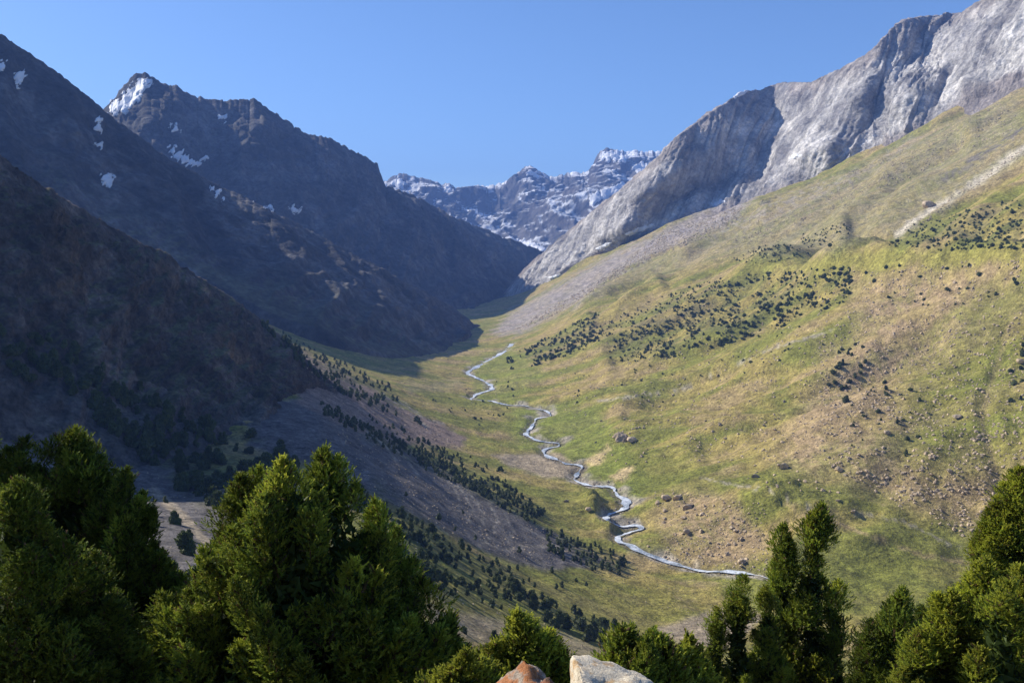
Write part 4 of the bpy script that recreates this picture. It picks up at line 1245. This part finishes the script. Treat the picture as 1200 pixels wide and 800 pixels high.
juniper('juniper_shrub', 'shrub', 'slim tipped shrub behind the right end of the pale rock', 8.6, [(738,735,30,0,0.1),(770,744,30,0.1,0.1),(752,752,30,-0.2,0.1),(716,765,26,0,0.1)], 6, 1.1, 0.05, 0.45, None, 0.45)
juniper('juniper_shrub', 'shrub', 'small shrub between the pale rock and the twin spired juniper', 9.0, [(800,750,32,0,0.1),(822,770,34,0.2,0.1),(786,775,26,-0.2,0.1)], 7, 1.1, 0.05, 0.6, None, 0.4)
juniper(J, 'tree', 'tall juniper with twin pointed spires on the right', 15.5, [(956,592,66,0,0.04),(921,615,58,0.2,0.04),(866,676,78,-0.6,0.04),(980,682,62,0.2,0.04),(900,690,80,-0.5,0.04),(840,716,58,-0.6,0.04)], 8, 1.3, 0.065, 0.3, None, 0.15, 1.05)
juniper(J, 'tree', 'dark juniper with a notched top between the twin spires and the bright tree', 14.0, [(1056,693,52,0,0.05),(1022,730,40,0.1,0.05),(1085,715,50,0.3,0.05)], 9, 1.1, 0.07, 0.15, None, 0.24)
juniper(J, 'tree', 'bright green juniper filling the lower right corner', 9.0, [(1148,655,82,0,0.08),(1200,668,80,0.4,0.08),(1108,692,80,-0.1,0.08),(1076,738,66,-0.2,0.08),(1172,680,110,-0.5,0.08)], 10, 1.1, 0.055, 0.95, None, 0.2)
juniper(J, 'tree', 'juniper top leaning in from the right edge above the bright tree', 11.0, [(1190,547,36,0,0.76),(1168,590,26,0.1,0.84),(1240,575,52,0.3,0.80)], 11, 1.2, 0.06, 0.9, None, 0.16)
# unseen neighbour added outside the left edge to shade the dark trees
juniper(J, 'tree', 'unseen juniper added beyond the left edge to shade the dark trees', 12.5, [(-130,330,210,0,0.05)], 12, 1.0, 0.16, 0.2)
print('junipers', time.time() - T0)

# ------------------------------------------------------------------ rocks at the photographer's feet
def lichen_mat(name, base, dark, orange, amount, scale=9.0):
    m, t, b = new_mat(name)
    geo = N(t, 'ShaderNodeNewGeometry').outputs['Position']
    a = tex_noise(t, geo, scale * 3.5, 6.0, 0.7); a2 = tex_noise(t, geo, scale * 0.6, 4.0, 0.6); a3 = tex_noise(t, geo, scale * 9, 3.0, 0.6)
    col = mix(t, mapr(t, a, 0.35, 0.65, 0, 1), base, dark)
    col = mix(t, mapr(t, a2, 0.62 - amount * 0.3, 0.72 - amount * 0.3, 0, 0.9), col, orange)
    col = mul_col(t, col, mapr(t, a3, 0.3, 0.7, 0.7, 1.25))
    t.links.new(col, b.inputs['Base Color'])
    bump(t, b, mathn(t, 'ADD', a, mathn(t, 'MULTIPLY', a3, 0.5)), 0.9, 0.012)
    return m
M['pale_rock'] = lichen_mat('pale_rock', (0.80, 0.72, 0.56), (0.52, 0.44, 0.33), (0.55, 0.36, 0.18), 0.25, 15.0)
M['orange_rock'] = lichen_mat('orange_lichen_rock', (0.42, 0.36, 0.29), (0.17, 0.12, 0.09), (0.36, 0.14, 0.05), 0.5, 12.0)
M['red_rock'] = lichen_mat('dark_red_rock', (0.20, 0.13, 0.09), (0.09, 0.06, 0.045), (0.26, 0.10, 0.05), 0.6)
def front_rock(px, py, d, size, label, mat, seed, rot, cuts):
    rs = np.random.RandomState(seed)
    V, Fc = ICO[5]
    V = V.copy()
    V = np.sign(V) * np.abs(V) ** 0.75
    for nrm, lim in cuts:
        nrm = np.array(nrm, float); nrm /= np.linalg.norm(nrm)
        dd = V @ nrm
        V -= np.where(dd > lim, (dd - lim) * 0.84, 0)[:, None] * nrm
    V += V / np.linalg.norm(V, axis=1)[:, None] * (0.10 * fbm(V * 1.4 + seed, 4) + 0.05 * ridged(V * 4.0 + seed, 5, 0.6) + 0.02 * fbm(V * 16 + seed, 2))[:, None]
    V = V * np.array(size)
    top = unproj(px, py, d)
    i = V[:, 2].argmax()
    o = mesh_np('boulder', V, Fc, mat, None, True)
    o.rotation_euler = rot
    from mathutils import Euler
    mw = Euler(rot).to_matrix()
    W = V @ np.array(mw).T
    k = W[:, 2].argmax()
    o.location = (top[0] - W[k, 0], d, top[2] - W[k, 2])
    tag(o, label, 'boulder')
    return o
front_rock(676, 783, 5.4, (0.36, 0.30, 0.62), 'pale lichen speckled rock with a sloping top at the bottom edge', M['pale_rock'], 21, (0.0, 0.0, 0.0), [((0.19, -0.05, 0.98), 0.40), ((-0.98, -0.1, 0.10), 0.55), ((0, -0.85, 0.35), 0.62), ((0.9, 0, 0.25), 0.8)])
front_rock(617, 785, 5.2, (0.22, 0.24, 0.5), 'rock topped with orange lichen at the bottom edge', M['orange_rock'], 22, (0.05, 0.0, 0.2), [((-0.33, 0, 0.95), 0.5), ((0.9, -0.2, 0.3), 0.62), ((0.1, -0.9, 0.4), 0.7), ((0.25,0,0.97),0.62)])
front_rock(642, 797, 5.0, (0.13, 0.16, 0.4), 'small dark red rock wedged between the two larger ones', M['red_rock'], 23, (0.0, 0.1, 0.0), [((0.5, 0, 0.85), 0.75), ((-0.6, -0.5, 0.6), 0.75)])

# ------------------------------------------------------------------ mountain air
def box_obj(name, lo, hi):
    x0, y0, z0 = lo; x1, y1, z1 = hi
    V = [(x0,y0,z0),(x1,y0,z0),(x1,y1,z0),(x0,y1,z0),(x0,y0,z1),(x1,y0,z1),(x1,y1,z1),(x0,y1,z1)]
    Fc = [(0,3,2,1),(4,5,6,7),(0,1,5,4),(1,2,6,5),(2,3,7,6),(3,0,4,7)]
    me = bpy.data.meshes.new(name); me.from_pydata(V, [], Fc); me.update()
    o = bpy.data.objects.new(name, me); COL.objects.link(o)
    return o
m = bpy.data.materials.new('mountain_air'); m.use_nodes = True
t = m.node_tree
t.nodes.remove(t.nodes['Principled BSDF'])
pv = t.nodes.new('ShaderNodeVolumePrincipled')
pv.inputs['Color'].default_value = (0.24, 0.43, 1.0, 1)
pv.inputs['Density'].default_value = 0.000098
t.links.new(pv.outputs[0], t.nodes['Material Output'].inputs['Volume'])
ally = [o.matrix_world @ Vector(c) for o in COL.objects if o.type == 'MESH' for c in o.bound_box]
lo = [min(c[k] for c in ally) for k in range(3)]; hi = [max(c[k] for c in ally) for k in range(3)]
print('bounds', lo, hi)
hz = box_obj('haze', (lo[0] - 60, lo[1] - 60, lo[2] - 30), (hi[0] + 60, hi[1] + 60, hi[2] + 60))
hz.data.materials.append(m)
hz.visible_shadow = True
tag(hz, kind='stuff')
